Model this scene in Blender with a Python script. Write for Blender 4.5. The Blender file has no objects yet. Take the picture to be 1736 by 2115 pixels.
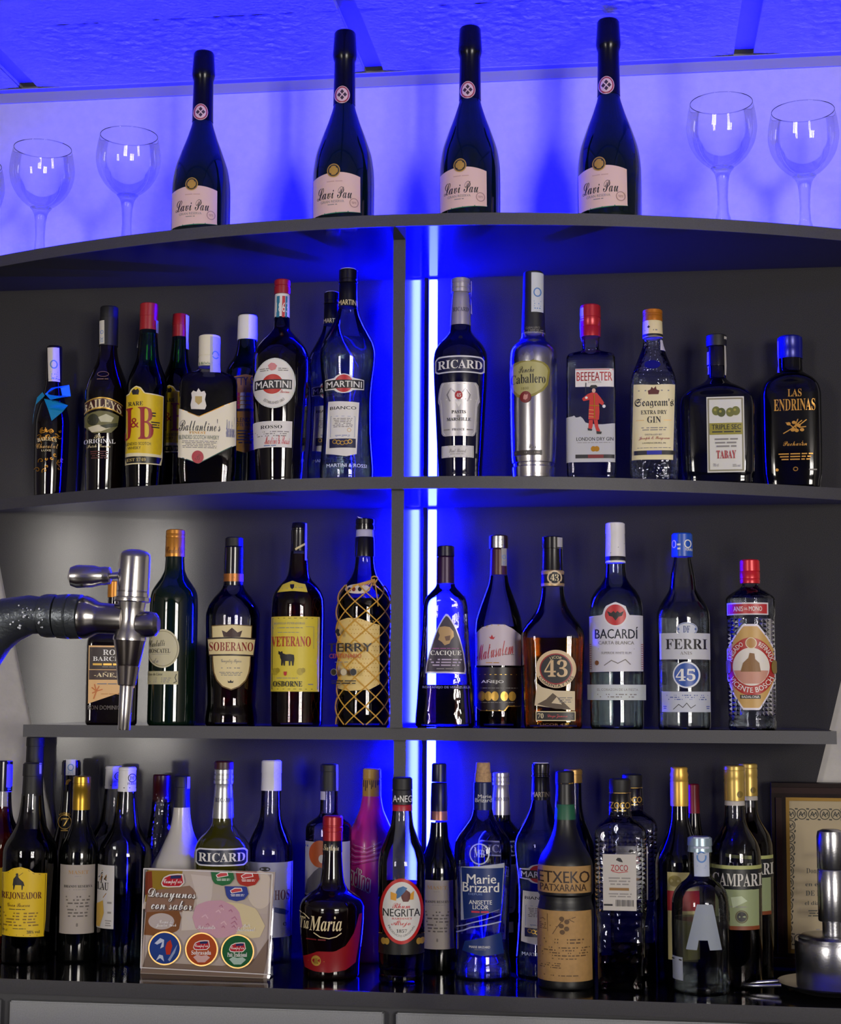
import bpy, bmesh, math, random
from mathutils import Vector, Matrix, noise
from mathutils.geometry import tessellate_polygon

# ---------------------------------------------------------------- camera, light, exposure
SC = bpy.context.scene
COL = SC.collection
W, H = 1736, 2115
F, VX, VY, ROLL, CZ = 3300.0, 1310, 1430, 0.3, 1.436
TH = math.atan((VY - H / 2) / F)
PS = math.atan((VX - W / 2) / F * math.cos(TH))
ROT = (Matrix.Rotation(PS, 3, 'Z') @ Matrix.Rotation(math.pi / 2 + TH, 3, 'X') @ Matrix.Rotation(math.radians(ROLL), 3, 'Z'))
CAM = Vector((0, 0, CZ))
cd = bpy.data.cameras.new('camera'); cam = bpy.data.objects.new('camera', cd); COL.objects.link(cam)
cd.sensor_fit = 'HORIZONTAL'; cd.sensor_width = 36; cd.lens = F / W * 36; cd.clip_start = .05
cam.matrix_world = Matrix.Translation(CAM) @ ROT.to_4x4()
SC.camera = cam
SC.view_settings.view_transform = 'Standard'; SC.view_settings.look = 'None'
SC.view_settings.gamma = 1; SC.view_settings.use_curve_mapping = False
SC.view_settings.exposure = 0.15
SC.cycles.transparent_max_bounces = 40; SC.cycles.max_bounces = 14; SC.cycles.transmission_bounces = 12
SC.cycles.caustics_reflective = False; SC.cycles.caustics_refractive = False
SC.cycles.sample_clamp_indirect = 4; SC.cycles.use_denoising = True
wd = bpy.data.worlds.new('world'); SC.world = wd; wd.use_nodes = True
wd.node_tree.nodes['Background'].inputs[0].default_value = (.55, .62, .75, 1)
wd.node_tree.nodes['Background'].inputs[1].default_value = .3
LED_RGB, LED_TOP, LED_SIDE = (.0004, .0006, 1), 430, 3000
YREAR, WINDOWS = -3.5, [(-3.32, .36), (-2.8, .36), (2.1, .5), (2.7, .5), (3.4, .5)]
WIN_Z0, WIN_Z1, WIN_L = 1.0, 2.45, 36.0
for wx, ww in WINDOWS:      # daylight entering through the windows of the opposite wall
    ld = bpy.data.lights.new('daylight', 'AREA'); ld.shape = 'RECTANGLE'
    ld.size = ww; ld.size_y = WIN_Z1 - WIN_Z0; ld.color = (1, .94, .86)
    ld.energy = WIN_L * math.pi * ld.size * ld.size_y
    lo = bpy.data.objects.new('daylight', ld); COL.objects.link(lo)
    lo.location = (wx, YREAR + .04, (WIN_Z0 + WIN_Z1) / 2); lo.rotation_euler = (math.pi / 2, 0, 0)

# ---------------------------------------------------------------- pixel helpers
def ray(x, y): return ROT @ Vector(((x - W / 2) / F, -(y - H / 2) / F, -1.0))
def atz(x, y, z):
    d = ray(x, y); return CAM + d * ((z - CZ) / d.z)
def aty(x, y, Y):
    d = ray(x, y); return CAM + d * (Y / d.y)

# ---------------------------------------------------------------- materials
def lin(c):
    if isinstance(c, str):
        c = c.lstrip('#'); v = [int(c[i:i + 2], 16) / 255 for i in (0, 2, 4)]
    else: return tuple(c)[:3] + (1,)
    return tuple(x / 12.92 if x <= .04045 else ((x + .055) / 1.055) ** 2.4 for x in v) + (1,)
MC = {}
def M(color, rough=.45, metal=0, coat=0, grain=0, gscale=200, spec=.5, bump=0, bscale=200, bdist=.006):
    k = (str(color), rough, metal, coat, grain, gscale, spec, bump, bscale, bdist)
    if k in MC: return MC[k]
    m = bpy.data.materials.new('surface'); m.use_nodes = True
    nt = m.node_tree; b = nt.nodes['Principled BSDF']
    b.inputs['Base Color'].default_value = lin(color); b.inputs['Roughness'].default_value = rough
    b.inputs['Metallic'].default_value = metal; b.inputs['Coat Weight'].default_value = coat
    b.inputs['Coat Roughness'].default_value = .05; b.inputs['Specular IOR Level'].default_value = spec
    if grain or bump:
        tc = nt.nodes.new('ShaderNodeTexCoord')
    if grain:
        n = nt.nodes.new('ShaderNodeTexNoise'); n.inputs['Scale'].default_value = gscale; n.inputs['Detail'].default_value = 3
        nt.links.new(tc.outputs['Object'], n.inputs['Vector'])
        mx = nt.nodes.new('ShaderNodeMix'); mx.data_type = 'RGBA'; mx.blend_type = 'MULTIPLY'; mx.inputs[0].default_value = 1
        mr = nt.nodes.new('ShaderNodeMapRange'); mr.inputs[1].default_value = .3; mr.inputs[2].default_value = .7
        mr.inputs[3].default_value = 1 - grain; mr.inputs[4].default_value = 1 + grain
        nt.links.new(n.outputs['Fac'], mr.inputs[0]); mx.inputs[6].default_value = lin(color)
        nt.links.new(mr.outputs[0], mx.inputs[7]); nt.links.new(mx.outputs[2], b.inputs['Base Color'])
    if bump:
        n = nt.nodes.new('ShaderNodeTexNoise'); n.inputs['Scale'].default_value = bscale; n.inputs['Detail'].default_value = 5
        nt.links.new(tc.outputs['Object'], n.inputs['Vector'])
        bp = nt.nodes.new('ShaderNodeBump'); bp.inputs['Strength'].default_value = bump; bp.inputs['Distance'].default_value = bdist
        nt.links.new(n.outputs['Fac'], bp.inputs['Height']); nt.links.new(bp.outputs[0], b.inputs['Normal'])
    MC[k] = m; return m
def glass(tint=(.97, .98, .98), edge=(.5, .55, .6), rough=.02, relief=0, rscale=300, ior=1.55, refl=0, fres=1):
    """thin bottle wall: light passes straight through, tinted more where the wall is seen edge-on"""
    k = ('g', tint, edge, rough, relief, rscale, ior, refl, fres)
    if k in MC: return MC[k]
    m = bpy.data.materials.new('glass'); m.use_nodes = True; nt = m.node_tree; nt.nodes.clear()
    o = nt.nodes.new('ShaderNodeOutputMaterial'); mx = nt.nodes.new('ShaderNodeMixShader')
    tr = nt.nodes.new('ShaderNodeBsdfTransparent'); gl = nt.nodes.new('ShaderNodeBsdfAnisotropic'); gl.inputs['Roughness'].default_value = rough
    fr = nt.nodes.new('ShaderNodeFresnel'); fr.inputs[0].default_value = ior
    lw = nt.nodes.new('ShaderNodeLayerWeight'); lw.inputs[0].default_value = .22
    mc = nt.nodes.new('ShaderNodeMix'); mc.data_type = 'RGBA'
    mc.inputs[6].default_value = tuple(tint) + (1,); mc.inputs[7].default_value = tuple(edge) + (1,)
    nt.links.new(lw.outputs['Facing'], mc.inputs[0]); nt.links.new(mc.outputs[2], tr.inputs[0])
    ad = nt.nodes.new('ShaderNodeMath'); ad.operation = 'MULTIPLY_ADD'; ad.use_clamp = True; ad.inputs[1].default_value = fres; ad.inputs[2].default_value = refl
    nt.links.new(fr.outputs[0], ad.inputs[0]); nt.links.new(ad.outputs[0], mx.inputs[0]); nt.links.new(tr.outputs[0], mx.inputs[1]); nt.links.new(gl.outputs[0], mx.inputs[2])
    if relief:
        tc = nt.nodes.new('ShaderNodeTexCoord'); n = nt.nodes.new('ShaderNodeTexVoronoi'); n.inputs['Scale'].default_value = rscale
        nt.links.new(tc.outputs['Object'], n.inputs['Vector'])
        bp = nt.nodes.new('ShaderNodeBump'); bp.inputs['Strength'].default_value = relief; bp.inputs['Distance'].default_value = .002
        nt.links.new(n.outputs['Distance'], bp.inputs['Height'])
        for q in (fr, lw, gl): nt.links.new(bp.outputs[0], q.inputs['Normal'])
    nt.links.new(mx.outputs[0], o.inputs[0]); MC[k] = m; return m
def liquid(c, ior=1.33):
    k = ('l', c, ior)
    if k in MC: return MC[k]
    m = bpy.data.materials.new('liquid'); m.use_nodes = True; nt = m.node_tree; nt.nodes.clear()
    o = nt.nodes.new('ShaderNodeOutputMaterial'); g = nt.nodes.new('ShaderNodeBsdfGlass')
    g.inputs['Color'].default_value = tuple(c) + (1,); g.inputs['IOR'].default_value = ior; g.inputs['Roughness'].default_value = 0
    tr = nt.nodes.new('ShaderNodeBsdfTransparent'); tr.inputs[0].default_value = tuple(c) + (1,)
    mx = nt.nodes.new('ShaderNodeMixShader'); mx.inputs[0].default_value = .5
    nt.links.new(tr.outputs[0], mx.inputs[1]); nt.links.new(g.outputs[0], mx.inputs[2]); nt.links.new(mx.outputs[0], o.inputs[0]); MC[k] = m; return m
def emit(c, s):
    k = ('e', c, s)
    if k in MC: return MC[k]
    m = bpy.data.materials.new('light'); m.use_nodes = True; nt = m.node_tree; nt.nodes.clear()
    o = nt.nodes.new('ShaderNodeOutputMaterial'); e = nt.nodes.new('ShaderNodeEmission')
    e.inputs[0].default_value = tuple(c) + (1,); e.inputs[1].default_value = s
    nt.links.new(e.outputs[0], o.inputs[0]); MC[k] = m; return m

# ---------------------------------------------------------------- object helpers
def tag(o, label=None, cat=None, group=None, kind=None):
    for k, v in (('label', label), ('category', cat), ('group', group), ('kind', kind)):
        if v: o[k] = v
    return o
def empty(name, loc=(0, 0, 0), rz=0):
    o = bpy.data.objects.new(name, None); COL.objects.link(o); o.location = loc; o.rotation_euler = (0, 0, rz)
    o.empty_display_size = .05; return o
def mesh(name, verts, faces, mat, parent=None, smooth=None):
    me = bpy.data.meshes.new(name); me.from_pydata([tuple(v) for v in verts], [], faces); me.materials.append(mat)
    bm = bmesh.new(); bm.from_mesh(me); bmesh.ops.recalc_face_normals(bm, faces=bm.faces); bm.to_mesh(me); bm.free()
    if smooth is not None:
        me.shade_smooth(); me.set_sharp_from_angle(angle=math.radians(smooth))
    o = bpy.data.objects.new(name, me); COL.objects.link(o)
    if parent: o.parent = parent
    return o
def sheet(name, verts, faces, mat, parent=None, smooth=True):
    me = bpy.data.meshes.new(name); me.from_pydata([tuple(v) for v in verts], [], faces); me.materials.append(mat)
    if smooth: me.shade_smooth()
    o = bpy.data.objects.new(name, me); COL.objects.link(o)
    if parent: o.parent = parent
    return o
def box(name, lo, hi, mat, parent=None, bev=0):
    bm = bmesh.new(); bmesh.ops.create_cube(bm, size=1)
    for v in bm.verts: v.co = Vector([(lo[i] + hi[i]) / 2 + v.co[i] * (hi[i] - lo[i]) for i in range(3)])
    if bev: bmesh.ops.bevel(bm, geom=bm.edges[:], offset=bev, segments=2, affect='EDGES')
    me = bpy.data.meshes.new(name); bm.to_mesh(me); bm.free(); me.materials.append(mat)
    if bev: me.shade_smooth(); me.set_sharp_from_angle(angle=.6)
    o = bpy.data.objects.new(name, me); COL.objects.link(o)
    if parent: o.parent = parent
    return o
def prism(name, outline, z0, z1, mat, parent=None):
    """outline: list of (x, y), extruded from z0 to z1"""
    n = len(outline)
    v = [(x, y, z0) for x, y in outline] + [(x, y, z1) for x, y in outline]
    f = [list(range(n))[::-1], list(range(n, 2 * n))] + [[i, (i + 1) % n, n + (i + 1) % n, n + i] for i in range(n)]
    return mesh(name, v, f, mat, parent)
def pchip(xs, ys):
    n = len(xs); h = [xs[i + 1] - xs[i] or 1e-9 for i in range(n - 1)]; d = [(ys[i + 1] - ys[i]) / h[i] for i in range(n - 1)]
    m = [0] * n
    for i in range(1, n - 1):
        if d[i - 1] * d[i] > 0:
            w1, w2 = 2 * h[i] + h[i - 1], h[i] + 2 * h[i - 1]
            m[i] = (w1 + w2) / (w1 / d[i - 1] + w2 / d[i])
    m[0] = d[0]; m[-1] = d[-1]
    def f(x):
        if x <= xs[0]: return ys[0]
        if x >= xs[-1]: return ys[-1]
        i = 0
        while x > xs[i + 1]: i += 1
        t = (x - xs[i]) / h[i]
        return ((1 + 2 * t) * (1 - t) ** 2 * ys[i] + t * (1 - t) ** 2 * h[i] * m[i]
                + t * t * (3 - 2 * t) * ys[i + 1] + t * t * (t - 1) * h[i] * m[i + 1])
    return f
def rings_mesh(name, rings, mat, parent, seg=40, smooth=35, close=(True, True)):
    """rings: (z, half width, exponent, depth ratio)"""
    v, f = [], []
    for z, a, n, r in rings:
        for k in range(seg):
            t = 2 * math.pi * k / seg; c, s = math.cos(t), math.sin(t)
            v.append((a * math.copysign(abs(c) ** (2 / n), c), a * r * math.copysign(abs(s) ** (2 / n), s), z))
    for i in range(len(rings) - 1):
        for k in range(seg):
            k2 = (k + 1) % seg; f.append([i * seg + k, i * seg + k2, (i + 1) * seg + k2, (i + 1) * seg + k])
    if close[0]: f.append(list(range(seg))[::-1])
    if close[1]: f.append([(len(rings) - 1) * seg + k for k in range(seg)])
    return mesh(name, v, f, mat, parent, smooth)
def tube(pts, rad, seg=8):
    """verts and faces of a tube along pts with radius (or list of radii)"""
    v, f = [], []; n = len(pts); P = [Vector(p) for p in pts]
    up = Vector((0, 0, 1))
    for i in range(n):
        d = (P[min(i + 1, n - 1)] - P[max(i - 1, 0)]).normalized()
        a = d.cross(up);
        if a.length < .05: a = d.cross(Vector((1, 0, 0)))
        a.normalize(); b = d.cross(a).normalized(); r = rad[i] if isinstance(rad, (list, tuple)) else rad
        for k in range(seg):
            t = 2 * math.pi * k / seg; v.append(P[i] + a * (r * math.cos(t)) + b * (r * math.sin(t)))
    for i in range(n - 1):
        for k in range(seg): k2 = (k + 1) % seg; f.append([i * seg + k, i * seg + k2, (i + 1) * seg + k2, (i + 1) * seg + k])
    f.append(list(range(seg))[::-1]); f.append([(n - 1) * seg + k for k in range(seg)])
    return v, f
def axis_lathe(name, p0, p1, prof, mat, parent, seg=36, smooth=35):
    """prof: (fraction along p0-p1, radius)"""
    p0, p1 = Vector(p0), Vector(p1)
    pts = [p0.lerp(p1, t) for t, r in prof]; d = (p1 - p0).normalized()
    a = d.cross(Vector((0, 1, 0)));
    if a.length < .05: a = d.cross(Vector((0, 0, 1)))
    a.normalize(); b = d.cross(a)
    v, f = [], []
    for p, (t, r) in zip(pts, prof):
        for k in range(seg):
            q = 2 * math.pi * k / seg; v.append(p + a * (r * math.cos(q)) + b * (r * math.sin(q)))
    for i in range(len(prof) - 1):
        for k in range(seg): k2 = (k + 1) % seg; f.append([i * seg + k, i * seg + k2, (i + 1) * seg + k2, (i + 1) * seg + k])
    f.append(list(range(seg))[::-1]); f.append([(len(prof) - 1) * seg + k for k in range(seg)])
    return mesh(name, v, f, mat, parent, smooth)
def ell(cx, cy, rx, ry, n=32): return [(cx + rx * math.cos(2 * math.pi * i / n), cy + ry * math.sin(2 * math.pi * i / n)) for i in range(n)]
def rect(x0, y0, x1, y1): return [(x0, y0), (x1, y0), (x1, y1), (x0, y1)]
def style(s, kind):
    base = {'script': (0x1D4D0, 0x1D4EA), 'serif': (0x1D400, 0x1D41A), 'frak': (0x1D56C, 0x1D586), 'ital': (0x1D468, 0x1D482), 'sans': (0x1D5D4, 0x1D5EE), 'slant': (0x1D63C, 0x1D656)}
    if kind is None: return s
    U, L = base[kind]; D = {'serif': 0x1D7CE, 'sans': 0x1D7EC}.get(kind); r = ''
    for ch in s:
        if 'A' <= ch <= 'Z': r += chr(U + ord(ch) - 65)
        elif 'a' <= ch <= 'z': r += chr(L + ord(ch) - 97)
        elif ch.isdigit() and D: r += chr(D + ord(ch) - 48)
        else: r += ch
    return r
TXT = {}
TXC = bpy.data.curves.new('lettering', 'FONT'); TXC.fill_mode = 'FRONT'; TXO = (bpy.data.objects.new('lettering', TXC), TXC)
def text_mesh(s, kind=None, res=2):
    k = (s, kind, res)
    if k not in TXT:
        o, c = TXO; c.body = s if kind == 'sans' else style(s, kind); c.resolution_u = res; me = o.to_mesh()
        v = [(p.co.x, p.co.y) for p in me.vertices]; f = [list(p.vertices) for p in me.polygons]
        o.to_mesh_clear()
        if kind == 'sans':      # heavier strokes
            n = len(v); v, f = v + [(x + .028, y) for x, y in v], f + [[i + n for i in q] for q in f]
        x0, x1 = min(p[0] for p in v), max(p[0] for p in v); y0, y1 = min(p[1] for p in v), max(p[1] for p in v)
        TXT[k] = ([((p[0] - x0) / (x1 - x0), (p[1] - y0) / (y1 - y0)) for p in v], f)
    return TXT[k]
def fine_rows(x0, y0, x1, y1, n, seed=1, fill=.45):
    """rows of word-like dashes for print too small to read"""
    rnd = random.Random(seed); out = []; h = (y1 - y0) / n
    for i in range(n):
        y = y0 + h * (i + .25); ind = rnd.uniform(0, .12) * (x1 - x0); x = x0 + ind
        while x < x1 - ind:
            w = min(rnd.uniform(1.2, 4) * h, x1 - ind - x); out.append(rect(x, y, x + w, y + h * fill)); x += w + h * .5
    return out
def column_scan(poly, nx):
    xs = [p[0] for p in poly]; a, b = min(xs), max(xs); res = []
    for i in range(nx + 1):
        x = a + (b - a) * (.5 - .5 * math.cos(math.pi * i / nx) if len(poly) > 12 else i / nx)
        x = min(max(x, a + 1e-4 * (b - a)), b - 1e-4 * (b - a)); ys = []
        for (xa, ya), (xb, yb) in zip(poly, poly[1:] + poly[:1]):
            if (xa - x) * (xb - x) <= 0 and xa != xb: ys.append(ya + (yb - ya) * (x - xa) / (xb - xa))
        if ys: res.append((x, min(ys), max(ys)))
    return res

# ---------------------------------------------------------------- bottles
FR = {'A': (40, 540, .25532), 'B': (440, 540, .25532), 'C': (840, 540, .25922), 'D': (1286, 540, .25922),
      'E': (0, 1040, .25346), 'F': (400, 1040, .26498), 'G': (840, 1040, .25922), 'H': (1286, 1040, .25922),
      'I': (0, 1500, .29081), 'J': (400, 1500, .29077), 'K': (840, 1500, .29077), 'M': (1280, 1500, .29082),
      'Q': (280, 1770, .17857), 'R': (1540, 1600, .23643), 'Z': (1200, 1580, .23641), 'S': (620, 1560, .21739), 'P': (0, 0, 1.0), 'T': (0, 0, .50115)}
def shifted(fr, k, src, dst):
    """the frame fr scaled by k so that point src (in fr) falls on dst (in fr)"""
    ox, oy, s = FR[fr] if isinstance(fr, str) else fr
    return (ox + s * dst[0] - s * k * src[0], oy + s * dst[1] - s * k * src[1], s * k)
def cut_up(P, todo, lim):
    """split triangles (and fans of larger faces) until no edge is longer than lim, so that they follow a curved surface"""
    todo = [(q[0], q[i], q[i + 1]) for q in todo for i in range(1, len(q) - 1)]; mid = {}; out = []
    while todo:
        q = todo.pop(); L, i = max((math.dist(P[q[i]], P[q[(i + 1) % 3]]), i) for i in range(3))
        if L < lim: out.append(q); continue
        a, b_, c_ = q[i], q[(i + 1) % 3], q[(i + 2) % 3]; key = (min(a, b_), max(a, b_))
        if key not in mid: mid[key] = len(P); P.append(((P[a][0] + P[b_][0]) / 2, (P[a][1] + P[b_][1]) / 2))
        todo += [(a, mid[key], c_), (mid[key], b_, c_)]
    return P, out
class Bottle:
    def __init__(s, fr, cx, prof, mat, name, label, zb, front, cxt=None, sb=.02, base=None, liq=None, sq=None, cat='bottle', group=None, seg=40, close_top=True):
        ox, oy, k = FR[fr] if isinstance(fr, str) else fr
        s.ox, s.oy, s.k = ox, oy, k
        s.y0, s.y1 = prof[0][0], prof[-1][0]
        s.cx0 = cxt if cxt is not None else cx; s.cx1 = cx
        s.sq = sq; amax = max(p[1] for p in prof) * k; ratio = sq[1] if sq else 1
        pxm, pym = s.axis_px((s.y0 + s.y1) / 2)
        # distance: from the visible foot on the shelf, else from the shelf's front edge
        if base is not None:
            bp = atz(ox + k * cx, oy + k * base, zb); d = Vector((bp.x, bp.y)); r = amax * d.length / F * ratio
            dd = d.normalized(); Y = (d + dd * r).y
        else:
            X = -.3; Y = 2.65
            for _ in range(6):
                X = aty(pxm, pym, Y).x; r = amax * Y / F * ratio; Y = sb if sb > 1 else front(X) + sb + r     # sb above 1 is the axis' own distance
        P = aty(pxm, pym, Y); s.P = Vector((P.x, P.y, zb)); s.zb = zb
        hv = Vector((P.x, P.y)); s.dist = hv.length; s.h = hv.normalized()
        s.root = empty(name, s.P, math.atan2(s.h.y, s.h.x) - math.pi / 2)
        tag(s.root, label, cat, group)
        s.profs = []; s.layers = 0; s.text = {}
        s.amax = max(p[1] for p in prof) * s.zs(prof[-1][0], s.dist)[1] * k
        pr = s.conv(prof); pr = [p for p in pr if p[0] > .003]; pr = [(0, pr[0][1] * .93), (.002, pr[0][1] * .985), (.005, pr[0][1])] + [p for p in pr if p[0] > .006]
        s.pr = pr; s.add_profile(pr)
        s.body = s.last = s.lathe('body', pr, mat, seg, close=(True, close_top))
        if liq:
            zl = s.zs(liq[0], s.dist)[0] - zb
            f = s.profs[0][2]; n = 26; zz = [.006 + (zl - .006) * i / n for i in range(n + 1)]
            rg = [(z, f(z) - .0028, *s.shape(z)) for z in zz]
            rings_mesh('liquid', rg, liq[1], s.root, seg)
    def axis_px(s, y):
        t = (y - s.y0) / (s.y1 - s.y0); return (s.ox + s.k * (s.cx0 + (s.cx1 - s.cx0) * t), s.oy + s.k * y)
    def zs(s, y, dist):
        px, py = s.axis_px(y); d = ray(px, py); t = dist / (d.x * s.h.x + d.y * s.h.y); return CZ + t * d.z, t / F
    def conv(s, prof):
        out = []
        for y, hw in prof:
            z, sc = s.zs(y, s.dist); out.append((z - s.zb, hw * s.k * sc))
        return sorted(out)
    def add_profile(s, pr): s.profs.append((pr[0][0], pr[-1][0], pchip([p[0] for p in pr], [p[1] for p in pr])))
    def shape(s, z):
        if not s.sq: return 2, 1
        N, R, ya, yb = s.sq; za, zb_ = s.zs(ya, s.dist)[0] - s.zb, s.zs(yb, s.dist)[0] - s.zb
        t = min(max((za - z) / (za - zb_), 0), 1); t = t * t * (3 - 2 * t); return 2 + (N - 2) * t, 1 + (R - 1) * t
    def lathe(s, name, pr, mat, seg=40, close=(True, True), smooth=35):
        f = pchip([p[0] for p in pr], [p[1] for p in pr]); zz = []
        for (za, a), (zb_, b) in zip(pr, pr[1:]):
            n = 1 if zb_ - za < .0035 else (4 if abs(a - b) > .0008 else 2)
            zz += [za + (zb_ - za) * i / n for i in range(n)]
        zz.append(pr[-1][0])
        return rings_mesh(name, [(z, f(z), *s.shape(z)) for z in zz], mat, s.root, seg, smooth, close)
    def hw(s, z):
        c = [f(z) for a, b, f in s.profs if a - .0005 <= z <= b + .0005]; return max(c) if c else s.profs[0][2](z)
    def part(s, name, prof, mat, seg=32, x=None):
        """a cap, capsule or band: its own turned profile (y, half width)"""
        pr = s.conv(prof)
        if x is None: s.add_profile(pr)
        # rounded upper rim
        z1, r1 = pr[-1]; e = min(.0015, r1 * .2)
        pr2 = [p for p in pr[:-1] if p[0] < z1 - e * 1.01] + [(z1 - e, pr[-1][1]), (z1 - e * .3, r1 - e * .35), (z1, r1 - e)]
        n = len(pr2)
        o = rings_mesh(name, [(z, r, *s.shape(z)) for z, r in pr2], mat, s.root, seg, 40); return o
    def pt(s, x, y, off):
        """photo point on the front of the bottle -> local point on its surface"""
        z = s.zs(y, s.dist)[0] - s.zb; a = s.hw(z); b = a * s.shape(z)[1]
        z, sc = s.zs(y, s.dist - b * .97); z -= s.zb; a = s.hw(z); n, r = s.shape(z); b = a * r
        u = (s.ox + s.k * x - s.axis_px(y)[0]) * sc / a; u = min(max(u, -.985), .985)
        A, B = a + off, b + off
        return Vector((A * u, -B * (1 - abs(u) ** n) ** (1 / n), z))
    def off(s):
        s.layers += 1; return .0003 + .00012 * s.layers
    def label(s, poly, mat, name='label', parent=None, nx=None, text=None):
        off = s.off(); cols = column_scan(poly, nx or (16 if len(poly) <= 12 else 22)); v, f = [], []; ny = 4
        for x, a, b in cols:
            for j in range(ny + 1): v.append(s.pt(x, a + (b - a) * j / ny, off))
        for i in range(len(cols) - 1):
            for j in range(ny): q = i * (ny + 1) + j; f.append([q, q + 1, q + ny + 2, q + ny + 1])
        o = sheet(name, v, f, mat, parent or s.root)
        if text: o['label'] = text
        s.last = o; return o
    def _acc(s, par, mat, name):
        return s.text.setdefault((par.name, mat.name, name), [par, mat, name, [], [], s.off()])
    def t(s, txt, x0, y0, x1, y1, mat, kind=None, bend=0, par=None, name='lettering', slope=0, res=2):
        acc = s._acc(par or s.last, mat, name); v, f = text_mesh(txt, kind, res); b0 = len(acc[3])
        P = [(x0 + a * (x1 - x0), y1 - b * (y1 - y0) + bend * (1 - (2 * a - 1) ** 2) + slope * (a - .5)) for a, b in v]
        P, f = cut_up(P, f, 6 / s.k)
        acc[3].extend([s.pt(x, y, acc[5]) for x, y in P]); acc[4].extend([[i + b0 for i in q] for q in f])
    def arc(s, txt, cx, cy, rx, ry, a0, a1, h, mat, kind=None, par=None, name='lettering'):
        """lettering along an ellipse from angle a0 to a1 (degrees, 90 = top)"""
        acc = s._acc(par or s.last, mat, name); v, f = text_mesh(txt, kind); b0 = len(acc[3]); inv = a1 > a0
        P = []
        for a, b in v:
            t = math.radians(a0 + (a1 - a0) * a); e = (1 - b if inv else b) * h; P.append((cx + (rx + e) * math.cos(t), cy - (ry + e) * math.sin(t)))
        P, f = cut_up(P, f, 6 / s.k)
        acc[3].extend([s.pt(x, y, acc[5]) for x, y in P]); acc[4].extend([[i + b0 for i in q] for q in f])
    def poly(s, pts, mat, par=None, name='emblem'):
        acc = s._acc(par or s.last, mat, name); b0 = len(acc[3])
        P, out = cut_up([tuple(p) for p in pts], [tuple(q) for q in tessellate_polygon([[Vector((x, y, 0)) for x, y in pts]])], 6 / s.k)
        acc[3].extend([s.pt(x, y, acc[5]) for x, y in P]); acc[4].extend([[i + b0 for i in q] for q in out])
    def stroke(s, pts, w, mat, par=None, name='emblem', closed=False):
        acc = s._acc(par or s.last, mat, name)
        if closed: pts = pts + pts[:1]
        for (xa, ya), (xb, yb) in zip(pts, pts[1:]):
            L = math.hypot(xb - xa, yb - ya) or 1; nx_, ny_ = -(yb - ya) / L * w / 2, (xb - xa) / L * w / 2
            ex, ey = (xb - xa) / L * w * .3, (yb - ya) / L * w * .3; b0 = len(acc[3]); m = max(1, int(L / 40))
            for i in range(m + 1):
                x = xa - ex + (xb - xa + 2 * ex) * i / m; y = ya - ey + (yb - ya + 2 * ey) * i / m
                acc[3] += [s.pt(x + nx_, y + ny_, acc[5]), s.pt(x - nx_, y - ny_, acc[5])]
            acc[4] += [[b0 + 2 * i, b0 + 2 * i + 1, b0 + 2 * i + 3, b0 + 2 * i + 2] for i in range(m)]
    def fine(s, x0, y0, x1, y1, n, mat, par=None, seed=1, fill=.45):
        acc = s._acc(par or s.last, mat, 'fine_print')
        for r in fine_rows(x0, y0, x1, y1, n, seed, fill):
            b0 = len(acc[3]); acc[3].extend([s.pt(x, y, acc[5]) for x, y in r]); acc[4].append([b0, b0 + 1, b0 + 2, b0 + 3])
    def ring(s, cx, cy, rx, ry, w, mat, par=None, name='emblem'): s.stroke(ell(cx, cy, rx, ry, 36), w, mat, par, name, True)
    def disc(s, cx, cy, rx, ry, mat, par=None, name='medallion'):
        if name == 'dot_pattern': return s.poly(ell(cx, cy, rx, ry, 8), mat, par, name)
        o_ = s.off(); v = [s.pt(x, y, o_) for x, y in ell(cx, cy, rx, ry, 24)]; v.append(s.pt(cx, cy, o_))
        sheet(name, v, [[i, (i + 1) % 24, 24] for i in range(24)], mat, par or s.last, False)
    def studs(s, x0, y0, x1, y1, nx, ny, mat, skip=None, h=.002):
        v, f = [], []; dx, dy = (x1 - x0) / nx, (y1 - y0) / ny
        for i in range(nx):
            for j in range(ny):
                x, y = x0 + dx * (i + .5), y0 + dy * (j + .5)
                if skip and skip(x, y): continue
                o = len(v); v += [s.pt(x + a * dx * .5, y + b * dy * .5, .0001) for a, b in ((-1, -1), (1, -1), (1, 1), (-1, 1))] + [s.pt(x, y, h)]
                f += [[o, o + 1, o + 4], [o + 1, o + 2, o + 4], [o + 2, o + 3, o + 4], [o + 3, o, o + 4]]
        o = sheet('studs', v, f, mat, s.root, False); o['kind'] = 'stuff'
    def done(s):
        for par, mat, name, v, f, off in s.text.values():
            o = sheet(name, v, f, mat, par, False)
            if name in ('fine_print', 'dot_pattern'): o['kind'] = 'stuff'
        return s

class FlatPrint(Bottle):
    """the same drawing tools on a flat sheet through three known corners"""
    def __init__(s, fr, root, bl, br, tl):
        s.ox, s.oy, s.k = FR[fr]; s.root = root; s.layers = 0; s.text = {}; s.last = root
        s.o = Vector(bl); s.n = (Vector(br) - s.o).cross(Vector(tl) - s.o).normalized()
        if s.n.dot(CAM - s.o) < 0: s.n = -s.n
    def pt(s, x, y, off):
        d = ray(s.ox + s.k * x, s.oy + s.k * y); q = CAM + d * ((s.o - CAM).dot(s.n) / d.dot(s.n)); return q + s.n * off - s.root.location
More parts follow.
